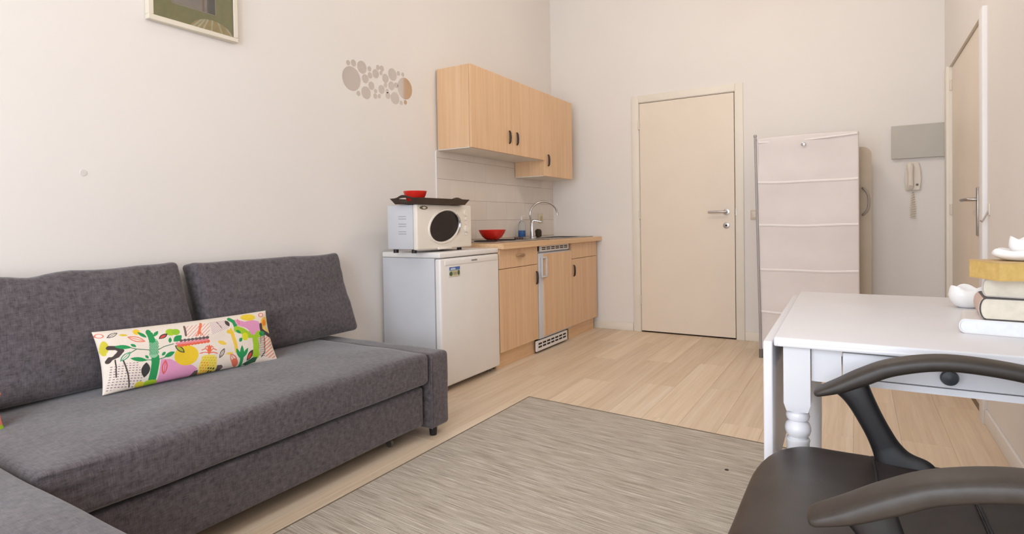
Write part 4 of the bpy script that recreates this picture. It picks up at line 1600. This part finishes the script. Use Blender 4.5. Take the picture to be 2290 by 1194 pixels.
# top paperback: plain block whose corner points to the camera
ub = empty('book', (0.30, 1.80, zb+0.1295), 'yellowed paperback lying askew on top of the stack', 'book', 'books stacked on the table')
R3 = Matrix.Rotation(math.radians(20), 3, 'Z')
pv = Vector((0.273, 1.672, 0))
for nm, (a0, a1, c0_, c1_, z0_, z1_), mt_ in (('page_block', (0.001, 0.130, 0.001, 0.115, 0.002, 0.041), 'pagey'), ('cover', (0.0, 0.131, 0.0, 0.116, 0.041, 0.043), 'cover_t'), ('cover', (0.0, 0.131, 0.0, 0.116, 0.0, 0.002), 'cover_t')):
    bm = BM()
    box(bm, pv.x+a0, pv.x+a1, pv.y+c0_, pv.y+c1_, zb+0.1295+z0_, zb+0.1295+z1_)
    for v in bm.verts:
        v.co = pv+R3 @ (v.co-pv)
    obj(nm, bm, mt_, ub, smooth=False)


def petal_pot(x, y, z, r, h, n, phase, label, cat):
    def f(rr, hh, a):
        k = min(1, max(0, hh/h))
        return rr*(1+0.08*k*math.cos(n*(a+phase))+0.05*math.sin(2*a+phase))
    prof = [(0.001, 0), (r*0.45, 0), (r*0.66, h*0.10), (r*0.86, h*0.32), (r*0.98, h*0.60), (r*0.92, h*0.86), (r*0.84, h*1.0), (r*0.74, h*0.97), (r*0.66, h*0.80), (r*0.60, h*0.5), (r*0.4, h*0.25), (0.001, h*0.2)]
    bm = lathe(BM(), prof, (x, y, z), 64, 'z', f)
    for v in bm.verts:
        k = (v.co.z-z)/h
        if k > 0.7:
            a = math.atan2(v.co.y-y, v.co.x-x)
            v.co.z += h*0.10*(k-0.7)/0.3*math.cos(n*(a+phase))
    return bm


o = obj('petal_bowl', petal_pot(0.285, 2.21, TZ, 0.046, 0.062, 3, 0.5, '', ''), 'ceramic', angle=80)
tag(o, 'white ceramic petal-shaped bowl on the table behind the book stack', 'ceramic bowl')
# white ceramic rose on the top book
rs = empty('ceramic_rose', (0.40, 1.76, zb+0.1730), 'white ceramic rose ornament lying on the topmost yellowed paperback', 'ornament')
cx_, cy_ = 0.330, 1.755
obj('outer_petals', petal_pot(cx_, cy_, zb+0.1730, 0.060, 0.026, 5, 0.2, '', ''), 'ceramic', rs, angle=80)
obj('bud', petal_pot(cx_+0.006, cy_+0.004, zb+0.1795, 0.030, 0.046, 3, 1.0, '', ''), 'ceramic', rs, angle=80)

# ------------------------------------------------------------------ office chair
oc = empty('office_chair', (0.10, 1.115, 0), 'black office chair with looped armrests in front of the white table', 'chair')
SZ = 0.530


def seat_part(x0, x1, y0, y1, zt, h, r, drop, name):
    cx, cy = (x0+x1)/2, (y0+y1)/2

    def df(p):
        q = p.copy()
        t = (p.x-(x0-cx))/(x1-x0)
        if drop:
            # waterfall front and rounded front corners
            k = max(0.0, 1-t/0.55)
            q.z -= drop*k**2.2
            v = abs(p.y)/((y1-y0)/2)
            q.x += 0.032*max(0, (v-0.5)/0.5)**2.6*k
            q.y *= 1-0.03*k*k
        q.z += 0.003*wr(p, 8, 4)
        return q
    return obj(name, soft_box((x1-x0, y1-y0, h), r, (18, 24, 3), df, T(cx, cy, zt-h/2)), 'leather', oc, angle=80)


seat_part(-0.197, 0.040, 0.80, 1.425, SZ, 0.075, 0.022, 0.034, 'seat_front')
seat_part(0.015, 0.180, 0.815, 1.420, SZ-0.001, 0.070, 0.012, 0, 'seat_middle')
seat_part(0.168, 0.40, 0.825, 1.41, SZ-0.002, 0.069, 0.012, 0, 'seat_rear')
for xc_ in (0.0275, 0.174):
    obj('seat_seam', tube(BM(), [(xc_, 0.85, SZ-0.002), (xc_+0.004, 1.0, SZ), (xc_+0.006, 1.12, SZ), (xc_+0.004, 1.25, SZ), (xc_, 1.39, SZ-0.002)], 0.0028, 6), 'black', oc)
obj('seat_pan', bx(-0.08, 0.36, 0.87, 1.38, SZ-0.105, SZ-0.072, 0.01, 2), 'black', oc)


def smooth_path(pts, n):
    """Catmull-Rom through points with extra columns"""
    P = np.array(pts, float)
    P = np.vstack([2*P[0]-P[1], P, 2*P[-1]-P[-2]])
    out = []
    for i in range(1, len(P)-2):
        for k in range(n):
            t = k/n
            p0, p1, p2, p3 = P[i-1], P[i], P[i+1], P[i+2]
            out.append(0.5*((2*p1)+(-p0+p2)*t+(2*p0-5*p1+4*p2-p3)*t*t+(-p0+3*p1-3*p2+p3)*t**3))
    out.append(P[-2])
    return np.array(out)


def arm_mesh(yc, dx, dz):
    # x, z centre line, half thickness, half width
    raw = [(-0.080, 0.653, 0.005, 0.020), (-0.072, 0.657, 0.008, 0.027), (-0.035, 0.674, 0.013, 0.030), (0.008, 0.698, 0.016, 0.031), (0.063, 0.725, 0.0155, 0.031),
           (0.150, 0.743, 0.0145, 0.031), (0.262, 0.735, 0.0145, 0.030), (0.33, 0.712, 0.015, 0.028), (0.385, 0.66, 0.016, 0.024), (0.41, 0.60, 0.016, 0.020)]
    S = smooth_path(raw, 6)
    bm = BM()
    tube(bm, [(s_[0]+dx, yc, s_[1]+dz) for s_ in S], [(s_[2], s_[3]) for s_ in S], 24, up=(0, 0, 1), sq=0.62)
    return bm


def strut_mesh(yc, dx, dz, side):
    raw = [(-0.024, 0.690, 0.040, 0.012), (-0.010, 0.672, 0.032, 0.015), (0.004, 0.648, 0.0265, 0.016), (0.020, 0.616, 0.0240, 0.016), (0.036, 0.584, 0.0240, 0.016), (0.050, 0.555, 0.0275, 0.016), (0.066, 0.528, 0.038, 0.015), (0.095, 0.500, 0.05, 0.013), (0.14, 0.465, 0.03, 0.012)]
    S = smooth_path(raw, 6)
    bm = BM()
    n = len(S)
    tube(bm, [(s_[0]+dx*(1-i/n), yc-side*0.03*max(0, (i/n-0.6)), s_[1]+dz*(1-i/n)) for i, s_ in enumerate(S)], [(s_[2], s_[3]) for s_ in S], 20, up=(1, 0, 0.45), sq=0.8)
    return bm


for yc, dx, dz, side in ((1.395, 0.0, 0.0, 1), (0.852, 0.024, -0.020, -1)):
    obj('armrest', arm_mesh(yc, dx, dz), 'armtop', oc, angle=60)
    obj('arm_support', strut_mesh(yc, dx, dz, side), 'black', oc, angle=60)
obj('backrest', soft_box((0.05, 0.48, 0.55), 0.024, (3, 16, 16), lambda p: Vector((p.x+0.25*p.y*p.y*-1, p.y, p.z)), T(0.44, 1.12, 0.86)), 'leather', oc, angle=80)
obj('back_bracket', tube(BM(), [(0.2, 1.12, 0.44), (0.38, 1.12, 0.44), (0.445, 1.12, 0.50), (0.46, 1.12, 0.70)], 0.018, 10), 'black', oc)
obj('gas_column', lathe(BM(), [(0.001, 0.06), (0.03, 0.06), (0.03, 0.24), (0.018, 0.25), (0.018, 0.43), (0.001, 0.43)], (0.14, 1.12, 0), 20), 'black', oc)
for k in range(5):
    a = 2*PI*k/5+0.6
    ex, ey = 0.14+0.28*math.cos(a), 1.12+0.28*math.sin(a)
    obj('base_leg', tube(BM(), [(0.14, 1.12, 0.10), (0.14+0.14*math.cos(a), 1.12+0.14*math.sin(a), 0.09), (ex, ey, 0.07)], [(0.018, 0.022), (0.015, 0.018), (0.011, 0.014)], 10), 'black', oc)
    bm = BM()
    tube(bm, [(ex, ey, 0.065), (ex, ey, 0.05)], 0.006, 8)
    lathe(bm, [(0.001, -0.014), (0.02, -0.014), (0.0225, -0.006), (0.0225, 0.006), (0.02, 0.014), (0.001, 0.014)], (ex, ey, 0.0322 if ex < 0.3 else 0.0228), 16, 'y')
    obj('castor', bm, 'castor', oc)

# two unseen glowing globes with cord and rose, added to brighten the walls
def add_fill_globe(x, y, z, strength, label):
    p = empty('fill_globe', (x, y, z), label, 'lamp', 'unseen globes added for fill light')
    gm = bpy.data.materials.new('fill_globe_glow')
    gm.use_nodes = True
    bs = gm.node_tree.nodes['Principled BSDF']
    bs.inputs['Base Color'].default_value = (0.9, 0.9, 0.88, 1)
    bs.inputs['Emission Color'].default_value = (1.0, 0.91, 0.80, 1)
    bs.inputs['Emission Strength'].default_value = strength
    r = 0.17
    prof = [(0.001, -r)]+[(r*math.sin(PI*k/16), -r*math.cos(PI*k/16)) for k in range(1, 16)]+[(0.001, r)]
    obj('globe', lathe(BM(), prof, (x, y, z), 32), gm, p)
    obj('cord', tube(BM(), [(x, y, z+r), (x, y, ZC-0.03)], 0.004, 8), 'black', p)
    obj('ceiling_rose', lathe(BM(), [(0.001, 0), (0.05, 0.002), (0.055, 0.03), (0.001, 0.03)], (x, y, ZC-0.03), 24), 'whitetrim', p)


add_fill_globe(-0.70, 3.45, 2.75, 20.0, 'unseen opal globe added for warm fill light over the kitchen end of the room')
add_fill_globe(-0.25, 0.7, 2.50, 7.0, 'unseen opal globe added for warm fill light over the sofa end of the room')

bpy.context.view_layer.update()
